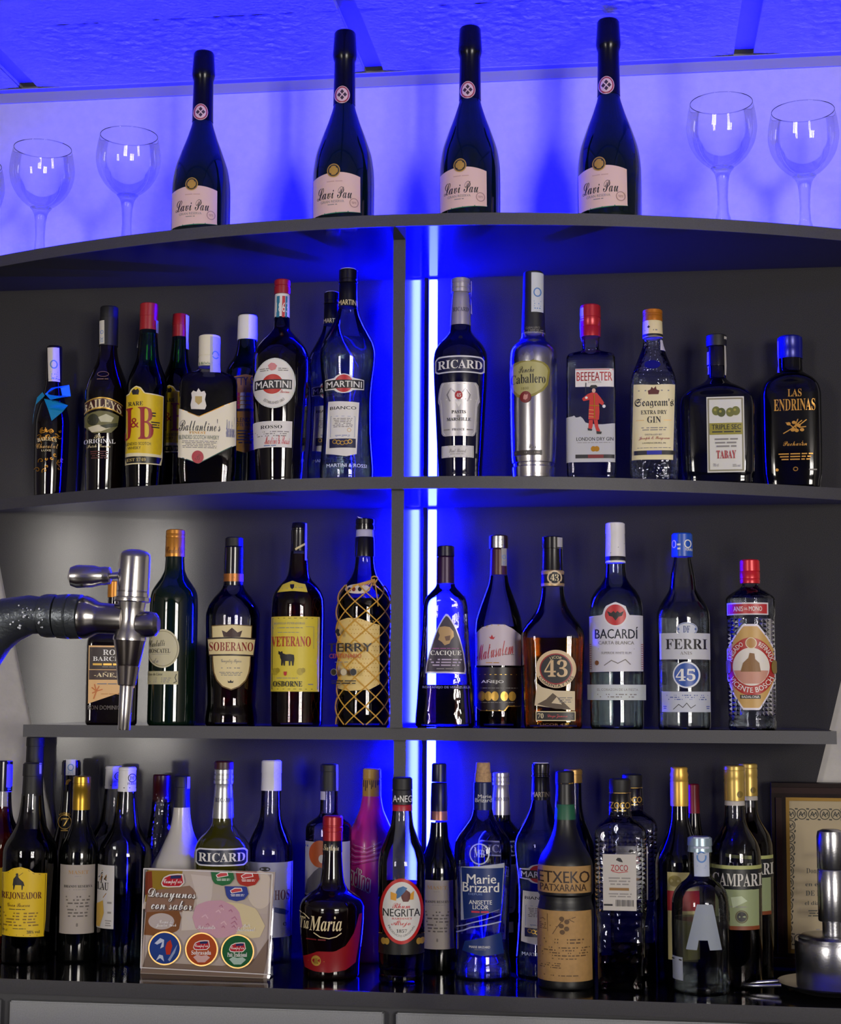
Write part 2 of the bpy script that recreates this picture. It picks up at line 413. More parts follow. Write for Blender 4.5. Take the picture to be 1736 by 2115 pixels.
# ---------------------------------------------------------------- the room and the shelving
YP, YW, XC = 2.85, 2.872, -.383          # panel front, white wall, axis of the shelving
Z1, Z2, Z3, Z4, ZC = 2.213, 1.788, 1.3785, .978, 2.592
THK = .0205
lam = M('#1f1f23', .11, spec=.5, grain=.25, gscale=900)           # dark glossy laminate
lam_panel = M('#383738', .085, spec=.14, grain=.45, gscale=1100, bump=.04, bscale=1500, bdist=.0004)    # satin metallic-grey laminate
edge_m = M('#403f43', .5, grain=.18, gscale=700)
white_wall = M('#b6b2ae', .7, grain=.04, gscale=60, bump=.08, bscale=150)
room_wall = M('#8a857e', .8, grain=.05, gscale=20)
def structure(o): o['kind'] = 'structure'; return o
structure(box('wall_back', (-4.5, YW, 0), (4.5, YW + .12, ZC + .1), white_wall))
structure(box('wall_left', (-4.6, YREAR, 0), (-4.5, YW + .12, ZC + .1), room_wall))
structure(box('wall_right', (4.5, YREAR, 0), (4.6, YW + .12, ZC + .1), room_wall))
structure(box('floor', (-4.6, YREAR - .1, -.1), (4.6, YW + .12, 0), M('#2a241f', .5, grain=.2, gscale=8)))
# opposite wall with the window openings left free
xs = sorted([(wx - ww / 2, wx + ww / 2) for wx, ww in WINDOWS]); wr = empty('wall_rear'); wr['kind'] = 'structure'
box('lower_wall', (-4.6, YREAR - .1, 0), (4.6, YREAR, WIN_Z0), room_wall, wr)
box('upper_wall', (-4.6, YREAR - .1, WIN_Z1), (4.6, YREAR, ZC + .1), room_wall, wr)
px = -4.6
for a, b in xs + [(4.6, 4.6)]:
    if a > px: box('pier', (px, YREAR - .1, WIN_Z0), (a, YREAR, WIN_Z1), room_wall, wr)
    px = b
for i, (a, b) in enumerate(xs):
    w = empty('window_%d' % (i + 1)); w['kind'] = 'structure'; fm = M('#cfcac2', .4)
    for n, lo, hi in (('jamb', (a, YREAR - .06, WIN_Z0), (a + .035, YREAR + .06, WIN_Z1)), ('jamb', (b - .035, YREAR - .06, WIN_Z0), (b, YREAR + .06, WIN_Z1)),
                      ('sill', (a, YREAR - .06, WIN_Z0 - .02), (b, YREAR + .1, WIN_Z0 + .02)), ('rail', (a, YREAR - .05, 2.02), (b, YREAR + .05, 2.05))):
        box(n, lo, hi, fm, w)
    box('pane', (a, YREAR - .03, WIN_Z0), (b, YREAR - .025, WIN_Z1), glass(), w)
# suspended ceiling: rough mineral tiles between recessed metal runners, wall angle at the back wall
tile_m = M('#a8a5a3', .9, grain=.1, gscale=30, bump=.6, bscale=120, bdist=.01)
run_m = M('#8a8886', .5)
ce = empty('ceiling', (0, 0, 0)); ce['kind'] = 'structure'
box('ceiling_slab', (-4.6, YREAR - .1, ZC + .03), (4.6, YW + .12, ZC + .1), room_wall, ce)
rx = [aty(67, 176, YW).x, aty(776, 128, YW).x, aty(1533, 104, YW).x]
step = (rx[2] - rx[0]) / 2; RX = [rx[0] - step * 4 + step * i for i in range(12)]; RX[4], RX[5], RX[6] = rx
ys = [YW - .002 - .62 * i for i in range(11)]
for i in range(len(RX) - 1):
    for j in range(len(ys) - 1):
        if RX[i] < -4.4 or RX[i + 1] > 4.4: continue
        if j == 0 and 3 <= i <= 6:      # the tiles in view: coarse fissured relief
            xa, xb, ya, yb = RX[i] + .018, RX[i + 1] - .018, YW - .30, YW - .002; nx_, ny_ = int((xb - xa) / .0055), int((yb - ya) / .0055); v = []
            for a in range(nx_ + 1):
                for c in range(ny_ + 1):
                    x, y = xa + (xb - xa) * a / nx_, ya + (yb - ya) * c / ny_; e = min(1, 6 * min(a / nx_, 1 - a / nx_, .2), 4 * min(1 - c / ny_, .25))
                    h = noise.fractal(Vector((x * 55, y * 80, i)), 1.0, 2.0, 3) * .0028
                    v.append((x, y, ZC + .003 * (1 - min(1, 12 * min(a / nx_, 1 - a / nx_))) + h * e))
            fc = [[a * (ny_ + 1) + c, a * (ny_ + 1) + c + 1, (a + 1) * (ny_ + 1) + c + 1, (a + 1) * (ny_ + 1) + c] for a in range(nx_) for c in range(ny_)]
            sheet('ceiling_tile', v, fc, tile_m, ce); box('tile_core', (xa, ys[1] + .016, ZC + .006), (xb, yb, ZC + .02), tile_m, ce); box('tile_rear', (xa, ys[1] + .016, ZC), (xb, ya, ZC + .006), tile_m, ce); continue
        box('ceiling_tile', (RX[i] + .018, max(ys[j + 1], YREAR) + .016, ZC), (RX[i + 1] - .018, ys[j] - (.0 if j == 0 else .016), ZC + .02), tile_m, ce, bev=.003)
for x in RX:
    if abs(x) < 4.4: box('runner', (x - .02, YREAR, ZC + .012), (x + .02, YW, ZC + .03), run_m, ce)
for y in ys[1:]: box('cross_runner', (-4.4, y - .02, ZC + .0125), (4.4, y + .02, ZC + .03), run_m, ce)
t1 = structure(box('trim_1', (-4.5, YW - .004, ZC - .021), (4.5, YW, ZC), run_m))
box('flange', (-4.5, YW - .022, ZC - .0015), (4.5, YW - .004, ZC), run_m, t1)

# back panel: dark laminate, its sides flare outwards towards the top
pts = [(z, .717 + .26 * (z - 1.375) - .05 * (z - 1.375) ** 2) for z in [Z4 - .05 + i * (Z1 - THK - Z4 + .05) / 16 for i in range(17)]]
ol = [(XC + w, z) for z, w in pts] + [(XC - w, z) for z, w in reversed(pts)]
n = len(ol); v = [(x, YP, z) for x, z in ol] + [(x, YW, z) for x, z in ol]
fc = [list(range(n)), list(range(n, 2 * n))[::-1]] + [[i, (i + 1) % n, n + (i + 1) % n, n + i] for i in range(n)]
structure(mesh('wall_panel', v, fc, lam_panel))

def arc_front(apex, c):
    return lambda X: apex + c * (X + .385) ** 2
F1 = arc_front(2.515, .305)
F2 = arc_front(2.572, .40)
F3 = lambda X: 2.61
F4 = lambda X: 2.492 - .03 * (X + .35)
def shelf(name, label, z, front, xa, xb, top=lam, n=48):
    """board with laminate faces and a matte edge band along its front"""
    X = [xa + (xb - xa) * i / n for i in range(n + 1)]
    X = [x for x in X if front(x) < YP - .004]
    o = empty(name, (XC, YP, z)); tag(o, label, 'shelf')
    out = [(x - XC, front(x) + .0012 - YP) for x in X] + [(X[-1] - XC, -.0005), (X[0] - XC, -.0005)]
    prism('board', out, -THK, 0, top, o)
    band = [(x - XC, front(x) - YP) for x in X] + [(x - XC, front(x) + .0012 - YP) for x in reversed(X)]
    prism('edge_band', band, -THK, 0, edge_m, o)
    return o
s1 = shelf('shelf', 'top curved grey shelf carrying the sparkling wine bottles and glasses', Z1, F1, XC - .98, XC + .98)
box('back_rail', (-.98, .0, -THK), (.98, YW - YP, 0), lam, s1)
shelf('shelf', 'curved grey shelf below the top one, with the narrowed ends', Z2, F2, XC - .83, XC + .83)
shelf('shelf', 'straight grey shelf just above the bottom counter', Z3, F3, aty(48, 1494, 2.61).x, aty(1727, 1514, 2.61).x, n=6)
ct = empty('back_counter', (XC, 2.65, Z4)); tag(ct, 'glossy black counter top with grey edge under the lowest bottles', 'counter')
prism('counter_top', [(-1.9, F4(-2.2) + .0015 - 2.65), (1.9, F4(1.5) + .0015 - 2.65), (1.9, YP - .0005 - 2.65), (-1.9, YP - .0005 - 2.65)], -.022, 0, M('#0d0d10', .1, spec=.6), ct)
prism('edge_band', [(-1.9, F4(-2.2) - 2.65), (1.9, F4(1.5) - 2.65), (1.9, F4(1.5) + .0015 - 2.65), (-1.9, F4(-2.2) + .0015 - 2.65)], -.022, 0, edge_m, ct)
cb = empty('base_cabinet', (XC, 2.7, 0)); tag(cb, 'grey cabinet fronts below the bottom counter', 'cabinet')
box('carcass', (-1.9, -.14, 0), (1.9, .15, Z4 - .022), M('#55555a', .5), cb)
for i in range(6):
    d = box('door', (-1.88 + .63 * i, -.158, .1), (-1.27 + .63 * i, -.141, Z4 - .04), M('#b4b6bc', .35, grain=.1, gscale=500), cb, bev=.002)
    box('handle', (-1.6 + .63 * i, -.172, Z4 - .12), (-1.55 + .63 * i, -.158, Z4 - .108), M('#b0b0b4', .3, 1), d)

# divider between the left and right bays
for za, zb, lb in ((Z2, Z1, 'upper'), (Z3, Z2, 'middle'), (Z4, Z3, 'lowest')):
    yf = {'upper': 2.592, 'middle': 2.592, 'lowest': 2.635}[lb]
    o = empty('divider', (XC, YP, za)); tag(o, 'grey upright divider of the %s bay beside the blue light strips' % lb, 'divider', 'uprights between the shelves')
    box('board', (-.0105, yf + .0012 - YP, 0), (.0105, -.0003, zb - THK - za), lam, o)
    box('edge_band', (-.0105, yf - YP, 0), (.0105, yf + .0012 - YP, zb - THK - za), edge_m, o)
# blue LED strips in the corners beside the divider, one per bay and side, and one lying on the top shelf
alu = M('#c8c8d0', .35, .6)
for za, zb, lb in ((Z2, Z1, 'upper'), (Z3, Z2, 'middle'), (Z4, Z3, 'lowest')):
    for sd, sn in ((1, 'right'), (-1, 'left')):
        xa = XC + sd * .0175; hz = zb - THK - za
        o = empty('led_strip', (xa, YP, za))
        tag(o, 'vertical blue light strip in the %s bay, %s of the divider' % (lb, sn), 'light strip', 'blue light strips')
        x0, x1 = sorted((0, sd * .0165))
        box('profile', (x0, -.003, .002), (x1, 0, hz - .002), alu, o)
        box('side_wall', (min(0, sd * .0012), -.009, .002), (max(0, sd * .0012), -.003, hz - .002), alu, o)
        box('diffuser', (min(sd * .0014, sd * .0160), -.0085, .004), (max(sd * .0014, sd * .0160), -.0032, hz - .004), emit(LED_RGB, LED_SIDE), o, bev=.001)
o = empty('led_strip', (XC, YW, Z1)); tag(o, 'long blue light strip lying on the top shelf against the wall', 'light strip', 'blue light strips')
box('profile', (-.9, -.056, 0), (.9, -.04, .003), alu, o)
box('diffuser', (-.9, -.055, .0031), (.9, -.041, .009), emit(LED_RGB, LED_TOP), o)
# ---------------------------------------------------------------- common finishes
BLK = M('#0b0a0c', .35); BLKM = M('#121113', .55); WHT = M('#ece9e2', .5); CRM = M('#ead9a8', .5); RED = M('#a8121c', .4)
GOLD = M('#c08a2c', .3, .75); GOLDP = M('#d0a548', .35, .5); SIL = M('#c9c8ca', .25, .8); INK = M('#1c1a1c', .5); GRY = M('#8b8682', .6)
REDP = M('#c0222a', .5); DKRED = M('#7a0f14', .45); YEL = M('#e2bd12', .5); STAMP = M('#cfd0dc', .6); STBLU = M('#5a86c4', .6)
FOIL_BLK = M('#141114', .25, .3, coat=.5); ORANGE = M('#c9822a', .35, .4)
CLEAR = glass(); GREENG = glass((.10, .38, .10), (.01, .10, .02)); OLIVE = glass((.55, .62, .16), (.18, .22, .03)); BLUEG = glass((.25, .35, .75), (.03, .05, .3))
AQUA = glass((.88, .96, .95), (.35, .6, .6))
DARK = M('#060507', .06, spec=.6); DKGREEN = M('#04100a', .06, spec=.6); DKBROWN = M('#0a0504', .06, spec=.6); DKBLUE = M('#05081a', .06, spec=.6)
WATER = liquid((.93, .96, .97)); AMBER = liquid((.62, .22, .03)); BRANDY = liquid((.34, .055, .015)); GOLDL = liquid((.98, .6, .1)); RUM = liquid((.16, .03, .015))
def stamp(b, x0, y0, x1, y1, mat=STAMP, mark=True):
    b.label(rect(x0, y0, x1, y1), mat, 'tax_stamp')
    if mark:
        h = y1 - y0; w = x1 - x0; cy = (y0 + y1) / 2
        b.ring((x0 + x1) / 2, cy, w * .28, w * .34, w * .1, STBLU); b.fine(x0 + w * .2, cy + h * .2, x1 - w * .2, y1 - h * .06, 4, STBLU)

# ---------------------------------------------------------------- top shelf: four sparkling wine bottles and five glasses
CAVA = M('#03120c', .07, spec=.6); PINKL = M('#e7c4b4', .55); FOILB = M('#08080c', .22, .4)
def cava(fr, label):
    b = Bottle(fr, 828, [(300, 39), (500, 42), (560, 58), (640, 88), (720, 113), (790, 121), (860, 122), (950, 122)], CAVA, 'sparkling_wine_bottle', label, Z1, F1,
               cxt=836, sb=.028, group='sparkling wine bottles on the top shelf')
    b.part('foil_capsule', [(214, 40), (222, 43), (245, 44), (290, 47), (308, 48), (322, 45), (335, 41), (400, 42), (505, 44)], FOILB)
    b.label(ell(825, 460, 30, 34), M('#e2c2c0', .5), 'neck_seal'); b.ring(825, 460, 25, 29, 5, M('#a03040', .5))
    for dx, dy in ((0, -12), (0, 12), (-11, 0), (11, 0)): b.poly([(825 + dx, 460 + dy - 9), (825 + dx + 8, 460 + dy), (825 + dx, 460 + dy + 9), (825 + dx - 8, 460 + dy)], M('#3a2430', .5))
    top = [(712 + 183 * i / 10, 768 + 14 * abs(i / 5 - 1) ** 2) for i in range(11)]
    b.label(top + [(895, 922), (712, 932)], PINKL, 'label'); lab = b.last
    b.stroke([(712, 930), (800, 928), (895, 920)], 5, M('#1d7a5a', .4))
    b.t('Lavi Pau', 728, 826, 862, 872, INK, 'script')
    b.t('GRAN RESERVA', 742, 878, 832, 888, GRY); b.fine(768, 892, 806, 899, 1, GRY); b.fine(765, 800, 830, 808, 1, M('#d0a898', .5))
    b.ring(870, 888, 16, 17, 3, M('#b08a80', .5)); b.fine(860, 883, 880, 893, 2, M('#b08a80', .5))
    b.label(ell(792, 762, 25, 26), GOLDP, 'seal', parent=lab); b.ring(792, 762, 19, 20, 4, INK)
    b.stroke([(780, 750), (804, 774)], 6, INK); b.stroke([(804, 750), (780, 774)], 6, INK)
    return b.done()
for (cx, top, hw), lb in zip(((415, 109, 60), (708, 67, 63), (968, 58, 62.5), (1255, 43, 65)),
                             ('leftmost of the four dark sparkling wine bottles with pink labels, beside the glasses', 'second dark sparkling wine bottle with a pink label from the left',
                              'third dark sparkling wine bottle from the left, just right of the divider', 'rightmost of the four dark sparkling wine bottles with pink labels')):
    k = .50115 * hw / 60.5; cava((cx - k * 828, top - k * 214, k), lb)
GW = glass((.998, .998, 1), (.94, .94, .97), .01, ior=1.45, fres=.5, refl=.02); GS = glass((.93, .93, .96), (.35, .37, .5), .015)
def wine_glass(fr, label):
    k = .00046
    ox, oy, s = fr; cx = 528; P = aty(ox + s * cx, oy + s * 700, F1(-.3) + .1)
    for _ in range(5):
        P = aty(ox + s * cx, oy + s * 700, F1(P.x) + .075); 
    hv = Vector((P.x, P.y)); dist = hv.length; h = hv.normalized()
    root = empty('wine_glass', (P.x, P.y, Z1), math.atan2(h.y, h.x) - math.pi / 2); tag(root, label, 'glass', 'balloon wine glasses on the top shelf')
    def conv(prof):
        o = []
        for y, w in prof:
            d = ray(ox + s * cx, oy + s * y); t = dist / (d.x * h.x + d.y * h.y); o.append((CZ + t * d.z - Z1, w * s * t / F))
        return sorted(o)
    pr = conv([(560, 116), (600, 126), (655, 132), (700, 125), (745, 104), (780, 74), (800, 46), (808, 20)])
    f = pchip([p[0] for p in pr], [p[1] for p in pr]); zz = [pr[0][0] + (pr[-1][0] - pr[0][0]) * i / 28 for i in range(29)]
    outer = [(z, f(z), 2, 1) for z in zz]; r1 = f(zz[-1])
    bw = rings_mesh('bowl', [(zz[0], .002, 2, 1)] + outer, GW, root, 48, 60, close=(True, False))
    v_, f_ = tube([(r1 * math.cos(a * math.pi / 24), r1 * math.sin(a * math.pi / 24), zz[-1]) for a in range(49)], .0006, 6); mesh('rim', v_, f_, GS, bw, 60)
    st = conv([(806, 44), (818, 34), (834, 27), (860, 22), (920, 19), (975, 22), (1000, 30)])
    zf = st[0][0]; st = [(.004, st[0][1] * 1.6), (.009, st[0][1])] + [q for q in st if q[0] > .012]
    rings_mesh('stem', [(z, r, 2, 1) for z, r in st], liquid((.95, .96, .98), 1.4), root, 24, 60)
    rings_mesh('foot', [(0, .033, 2, 1), (.0012, .0335, 2, 1), (.003, .02, 2, 1), (.005, .008, 2, 1)], GS, root, 40, 60)
T = FR['T']
wine_glass(shifted('T', 1.0, (528, 560), (172, 612)), 'wine glass second from the left end of the top shelf')
wine_glass(T, 'wine glass standing just left of the leftmost sparkling wine bottle')
wine_glass(shifted('T', 1.0, (528, 560), (-118, 680)), 'wine glass cut by the left edge of the picture')
wine_glass(shifted('T', 1.09, (528, 560), (2973, 425)), 'wine glass just right of the rightmost sparkling wine bottle')
wine_glass(shifted('T', 1.09, (528, 560), (3310, 458)), 'wine glass at the right end of the top shelf')

# ---------------------------------------------------------------- second shelf, left bay
b = Bottle('A', 232, [(690, 58), (960, 62), (1060, 78), (1180, 112), (1320, 138), (1600, 135), (1890, 124)], DKBROWN, 'liqueur_bottle', 'small dark bottle with a turquoise ribbon at its neck', Z2, F2, cxt=300, sb=.02)
b.part('cap', [(694, 63), (850, 65), (968, 66)], FOIL_BLK)
stamp(b, 245, 697, 335, 970, M('#d6cfc6', .6))
b.label(rect(250, 1300, 252, 1302), BLK, 'label'); GS2 = M('#a8741c', .35, .6)
rnd = random.Random(4)
for i in range(34):
    x, y = rnd.uniform(130, 335), rnd.choice([rnd.uniform(1350, 1450), rnd.uniform(1560, 1720)]); r = rnd.uniform(12, 26); a0 = rnd.uniform(0, 6.28)
    b.stroke([(x + r * (1 - q / 9) * math.cos(a0 + q * .7), y + r * (1 - q / 9) * math.sin(a0 + q * .7)) for q in range(9)], 6, GS2)
b.t('BAILEYS', 160, 1435, 290, 1465, CRM, 'serif', bend=-12); b.t('Chocolat', 150, 1475, 300, 1515, M('#c89a50', .4), 'script'); b.t('LUXE', 185, 1525, 250, 1540, CRM)
b.done()
rib = M('#0f86b8', .45, bump=.2, bscale=80)
def folded(name, pts, dep, parent):
    v = [b.pt(x, y, .002 + d) for (x, y), d in zip(pts, dep)]; n = len(v); v2 = [p + Vector((0, .0007, 0)) for p in v]
    tri = [list(q) for q in tessellate_polygon([[Vector((x, y, 0)) for x, y in pts]])]
    f = tri + [[n + i for i in reversed(q)] for q in tri] + [[i, (i + 1) % n, n + (i + 1) % n, n + i] for i in range(n)]
    return mesh(name, v + v2, f, rib, parent)
rb = folded('ribbon', [(225, 1075), (270, 1030), (350, 985), (388, 1075), (330, 1100), (260, 1125)], [.002, .006, .012, .011, .008, .003], b.root)
folded('ribbon_tail', [(218, 1115), (300, 1135), (355, 1160), (330, 1215), (262, 1295), (240, 1200)], [.003, .007, .010, .009, .004, .003], rb)
folded('ribbon_tail', [(85, 1310), (105, 1190), (150, 1095), (215, 1060), (225, 1090), (165, 1150), (120, 1230)], [.002, .004, .006, .004, .003, .004, .003], rb)

b = Bottle('A', 685, [(372, 66), (700, 72), (790, 84), (900, 125), (990, 158), (1080, 174), (1200, 174), (1500, 165), (1845, 152)], DKBROWN, 'cream_liqueur_bottle', 'black round-shouldered bottle with an arched red-brown banner above a landscape', Z2, F2, cxt=730)
b.part('cap', [(374, 72), (460, 73), (462, 75), (690, 77)], BLKM)
stamp(b, 652, 475, 690, 665, M('#d6d2c6', .6))
bend = lambda x: 55 * ((x - 665) / 170) ** 2
up = [(495 + 34 * i, 1098 + bend(495 + 34 * i)) for i in range(11)]; dn = [(x, y + 92) for x, y in up]
b.label(up + dn[::-1], GOLDP, 'banner'); b.label([(x, y + 11) for x, y in up][:] + [(x, y - 11) for x, y in dn[::-1]], M('#3c120c', .4), 'banner_field')
b.t('BAILEYS', 512, 1165, 820, 1232, CRM, 'serif', bend=-52)
b.label([(x, y + 112) for x, y in up[1:-1]] + [(790, 1330), (740, 1385), (600, 1390), (530, 1330)], M('#6e6a38', .5), 'landscape'); la = b.last
b.poly(ell(600, 1280, 45, 48, 16), M('#2c2e12', .5)); b.poly([(560, 1340), (640, 1322), (735, 1345), (660, 1378), (590, 1382)], M('#d8cfae', .5)); b.poly([(650, 1330), (790, 1300), (788, 1330), (700, 1352)], M('#33381a', .5)); b.poly([(640, 1262), (700, 1235), (760, 1262), (740, 1300), (660, 1300)], M('#cbc8a2', .5))
b.t('The', 608, 1402, 685, 1432, CRM, 'script'); b.t('ORIGINAL', 530, 1437, 770, 1472, WHT, 'serif'); b.t('Irish Cream', 555, 1480, 732, 1506, CRM, 'script')
b.ring(680, 915, 42, 20, 4, M('#8a6a5a', .5)); b.fine(632, 948, 720, 962, 1, M('#8a6a5a', .5)); b.fine(580, 1530, 720, 1600, 4, M('#5a1c18', .5)); b.done()

JBY = M('#e6c40e', .45)
def jb(fr, label, name='whisky_bottle', sb=.02, grp='green whisky bottles with red caps'):
    b = Bottle(fr, 1012, [(540, 68), (700, 80), (790, 92), (870, 120), (960, 152), (1030, 164), (1300, 164), (1690, 160), (1810, 152)], GREENG, name, label, Z2, F2, cxt=1047, sb=sb, liq=(868, liquid((.02, .10, .03))), group=grp)
    b.part('cap', [(345, 70), (352, 73), (450, 74), (452, 72), (560, 72)], M('#a01a20', .35, coat=.3))
    b.label([(845, 1072), (890, 1062), (905, 1030), (945, 1005), (985, 1020), (1015, 1062), (1165, 1076), (1152, 1640), (850, 1640)], M('#f0e3b0', .5), 'label', nx=28); lab = b.last
    b.label([(849, 1080), (896, 1070), (912, 1036), (945, 1012), (980, 1028), (1010, 1070), (1160, 1084), (1148, 1558), (852, 1545)], JBY, 'label_field', parent=lab, nx=28)
    b.label([(852, 1575), (1146, 1580), (1144, 1632), (854, 1630)], BLK, 'label_band', parent=lab)
    b.t('EST 1749', 870, 1590, 1020, 1616, M('#d8c070', .4), 'serif'); b.last = lab
    b.poly([(920, 1075), (912, 1045), (930, 1030), (945, 1040), (960, 1028), (972, 1048), (965, 1078)], INK)
    b.t('RARE', 885, 1132, 1000, 1166, INK, 'serif')
    DR = M('#9c1414', .45)
    b.t('J', 846, 1182, 922, 1442, DR, 'serif'); b.t('B', 962, 1178, 1082, 1438, DR, 'serif'); b.t('&', 902, 1265, 968, 1345, DR, 'script')
    b.t('BLENDED SCOTCH', 850, 1462, 1060, 1486, INK); b.t('WHISKY', 880, 1496, 982, 1520, INK)
    b.fine(1070, 1215, 1100, 1260, 2, INK); b.fine(1062, 1290, 1130, 1350, 3, INK)
    return b
b = jb('A', 'green whisky bottle with red cap and fully visible yellow label'); stamp(b, 1100, 470, 1122, 570, M('#9090e8', .6), False); stamp(b, 950, 560, 968, 690, M('#c8c8c0', .6), False); b.done()
b = jb(shifted('A', .86, (1047, 345), (1300, 430)), 'green whisky bottle with red cap half hidden between the yellow-label and the chevron-label bottles', sb=.10); stamp(b, 1098, 345, 1140, 660, STAMP, False); b.done()

b = Bottle('A', 1518, [(850, 88), (880, 95), (905, 130), (930, 190), (965, 222), (1020, 232), (1400, 233), (1700, 230), (1785, 222)], CLEAR, 'whisky_bottle', 'squat square bottle with white cap and cream chevron label', Z2, F2, cxt=1530, sb=.018, sq=(5, .62, 870, 960), liq=(960, liquid((.07, .025, .012))), group='whisky bottles')
b.part('cap', [(605, 83), (612, 86), (770, 86), (772, 84), (780, 84), (782, 86), (858, 87)], M('#e8e0c8', .5))
b.t('& Ballantine', 1450, 808, 1540, 830, M('#2a6a3a', .5), 'script', par=b.body, name='cap_lettering')
stamp(b, 1538, 606, 1622, 900, M('#b8b8dc', .6))
chev = [(1287, 1188), (1452, 1255), (1640, 1165), (1748, 1118)]; chv = [(1748, 1478), (1640, 1535), (1452, 1640), (1287, 1582)]
b.label(chev + chv, M('#efe6cc', .5), 'label', nx=30); lab = b.last
b.stroke([(x, y + 3) for x, y in chev], 6, GOLD); b.stroke([(x, y - 3) for x, y in chv], 6, M('#1f5a4a', .5))
b.t("Ballantine's", 1298, 1275, 1622, 1375, INK, 'script'); b.t('FINEST', 1380, 1378, 1510, 1398, GOLD, 'serif'); b.t('BLENDED SCOTCH WHISKY', 1298, 1408, 1612, 1442, M('#5a6a5a', .5))
b.fine(1320, 1450, 1600, 1515, 5, GRY); b.t("Ballantine's", 1665, 1255, 1735, 1420, M('#3a4a9a', .5), 'script')
b.label(ell(1447, 1585, 46, 52), M('#b02430', .4), 'wax_seal', parent=lab); b.t('B', 1425, 1560, 1468, 1612, M('#7a1018', .4), 'script')
b.label(rect(1450, 1100, 1452, 1102), BLK, 'crest'); SG = M('#cfc9bd', .35, .3)
b.poly([(1400, 1110), (1395, 1070), (1410, 1050), (1435, 1060), (1450, 1030), (1470, 1060), (1495, 1050), (1508, 1075), (1500, 1120), (1512, 1170), (1500, 1200), (1395, 1200), (1390, 1165)], SG); b.poly([(1425, 1095), (1478, 1095), (1478, 1140), (1452, 1165), (1425, 1140)], M('#b59a50', .4)); b.done()

b = Bottle('B', 262, [(620, 72), (700, 82), (780, 105), (840, 145), (900, 168), (960, 176), (1300, 176), (1760, 168)], DKGREEN, 'whisky_bottle', 'dark bottle with white cap and mustard ship label, behind the red-capped vermouth', Z2, F2, cxt=272, sb=.12, group='whisky bottles')
b.part('cap', [(440, 74), (450, 78), (520, 80), (640, 82)], WHT); b.part('cap_top', [(432, 74), (441, 76)], BLK)
b.label([(95, 940), (262, 915), (430, 940), (430, 1480), (262, 1550), (95, 1500)], M('#c8920f', .45), 'label'); lab = b.last
b.t('CUTTY SARK', 88, 935, 440, 1003, INK, 'sans')
for i in range(4):
    for j, x in enumerate((195, 240, 285)): b.poly([(x - 18, 1062 + 34 * i), (x + 18, 1060 + 34 * i), (x + 22, 1090 + 34 * i), (x - 22, 1088 + 34 * i)], (M('#c23a4a', .5), WHT, M('#7d86c8', .5))[j])
b.poly([(165, 1196), (335, 1190), (315, 1212), (180, 1214)], INK); b.t('BLENDED', 175, 1265, 350, 1300, INK, 'sans'); b.t('SCOTS WHISKY', 150, 1308, 372, 1335, INK, 'sans'); b.fine(200, 1360, 330, 1480, 5, INK); b.done()

VERM = M('#070405', .05, spec=.6)
b = Bottle('B', 552, [(440, 60), (540, 66), (590, 100), (650, 158), (720, 205), (800, 229), (900, 230), (1100, 224), (1400, 210), (1700, 195), (1765, 190)], VERM, 'vermouth_bottle', 'dark vermouth bottle with red cap and round white label', Z2, F2, cxt=541, sb=.02)
b.part('cap', [(150, 60), (160, 65), (200, 66), (203, 61), (210, 61), (213, 66), (268, 66)], M('#9a1a22', .35)); b.part('neck_glass', [(452, 61), (545, 66)], GREENG)
b.part('neck_label', [(268, 60), (456, 62)], WHT); nl = b.root.children[-1]
b.label(rect(497, 278, 520, 450), M('#2a7a9a', .5), 'neck_stripe'); b.label(rect(540, 278, 562, 450), M('#c42a32', .5), 'neck_stripe'); b.label(rect(566, 278, 580, 450), M('#2a7a9a', .5), 'neck_stripe')
b.t('1863', 495, 330, 590, 410, WHT, 'script')
b.label(ell(492, 985, 172, 203), M('#e8e4dc', .45), 'label'); lab = b.last; b.ring(492, 985, 166, 197, 7, M('#cfd6cf', .5))
b.label(ell(478, 992, 84, 80), M('#c23022', .45), 'red_disc', parent=lab)
b.label(rect(338, 955, 632, 1032), INK, 'name_band', parent=lab); b.t('MARTINI', 348, 965, 622, 1022, WHT, 'sans'); b.last = lab
b.poly([(450, 870), (440, 840), (465, 820), (490, 825), (512, 845), (500, 875), (470, 885)], M('#d88a86', .5)); b.t('Torino', 540, 1040, 612, 1065, REDP, 'script'); b.arc('ESTABLISHED 1863', 492, 985, 118, 148, 235, 308, 22, GRY); b.fine(375, 860, 450, 890, 2, GRY, seed=3); b.fine(520, 860, 600, 890, 2, GRY, seed=4)
b.label(rect(335, 1292, 640, 1505), M('#e2ddd8', .45), 'label'); b.t('ROSSO', 395, 1325, 562, 1353, INK, 'serif'); b.fine(350, 1370, 620, 1420, 3, GRY); b.t('Martini & Rossi', 430, 1410, 622, 1480, M('#c8343a', .5), 'script'); b.fine(425, 1484, 520, 1497, 1, M('#2a5a9a', .5)); b.done()

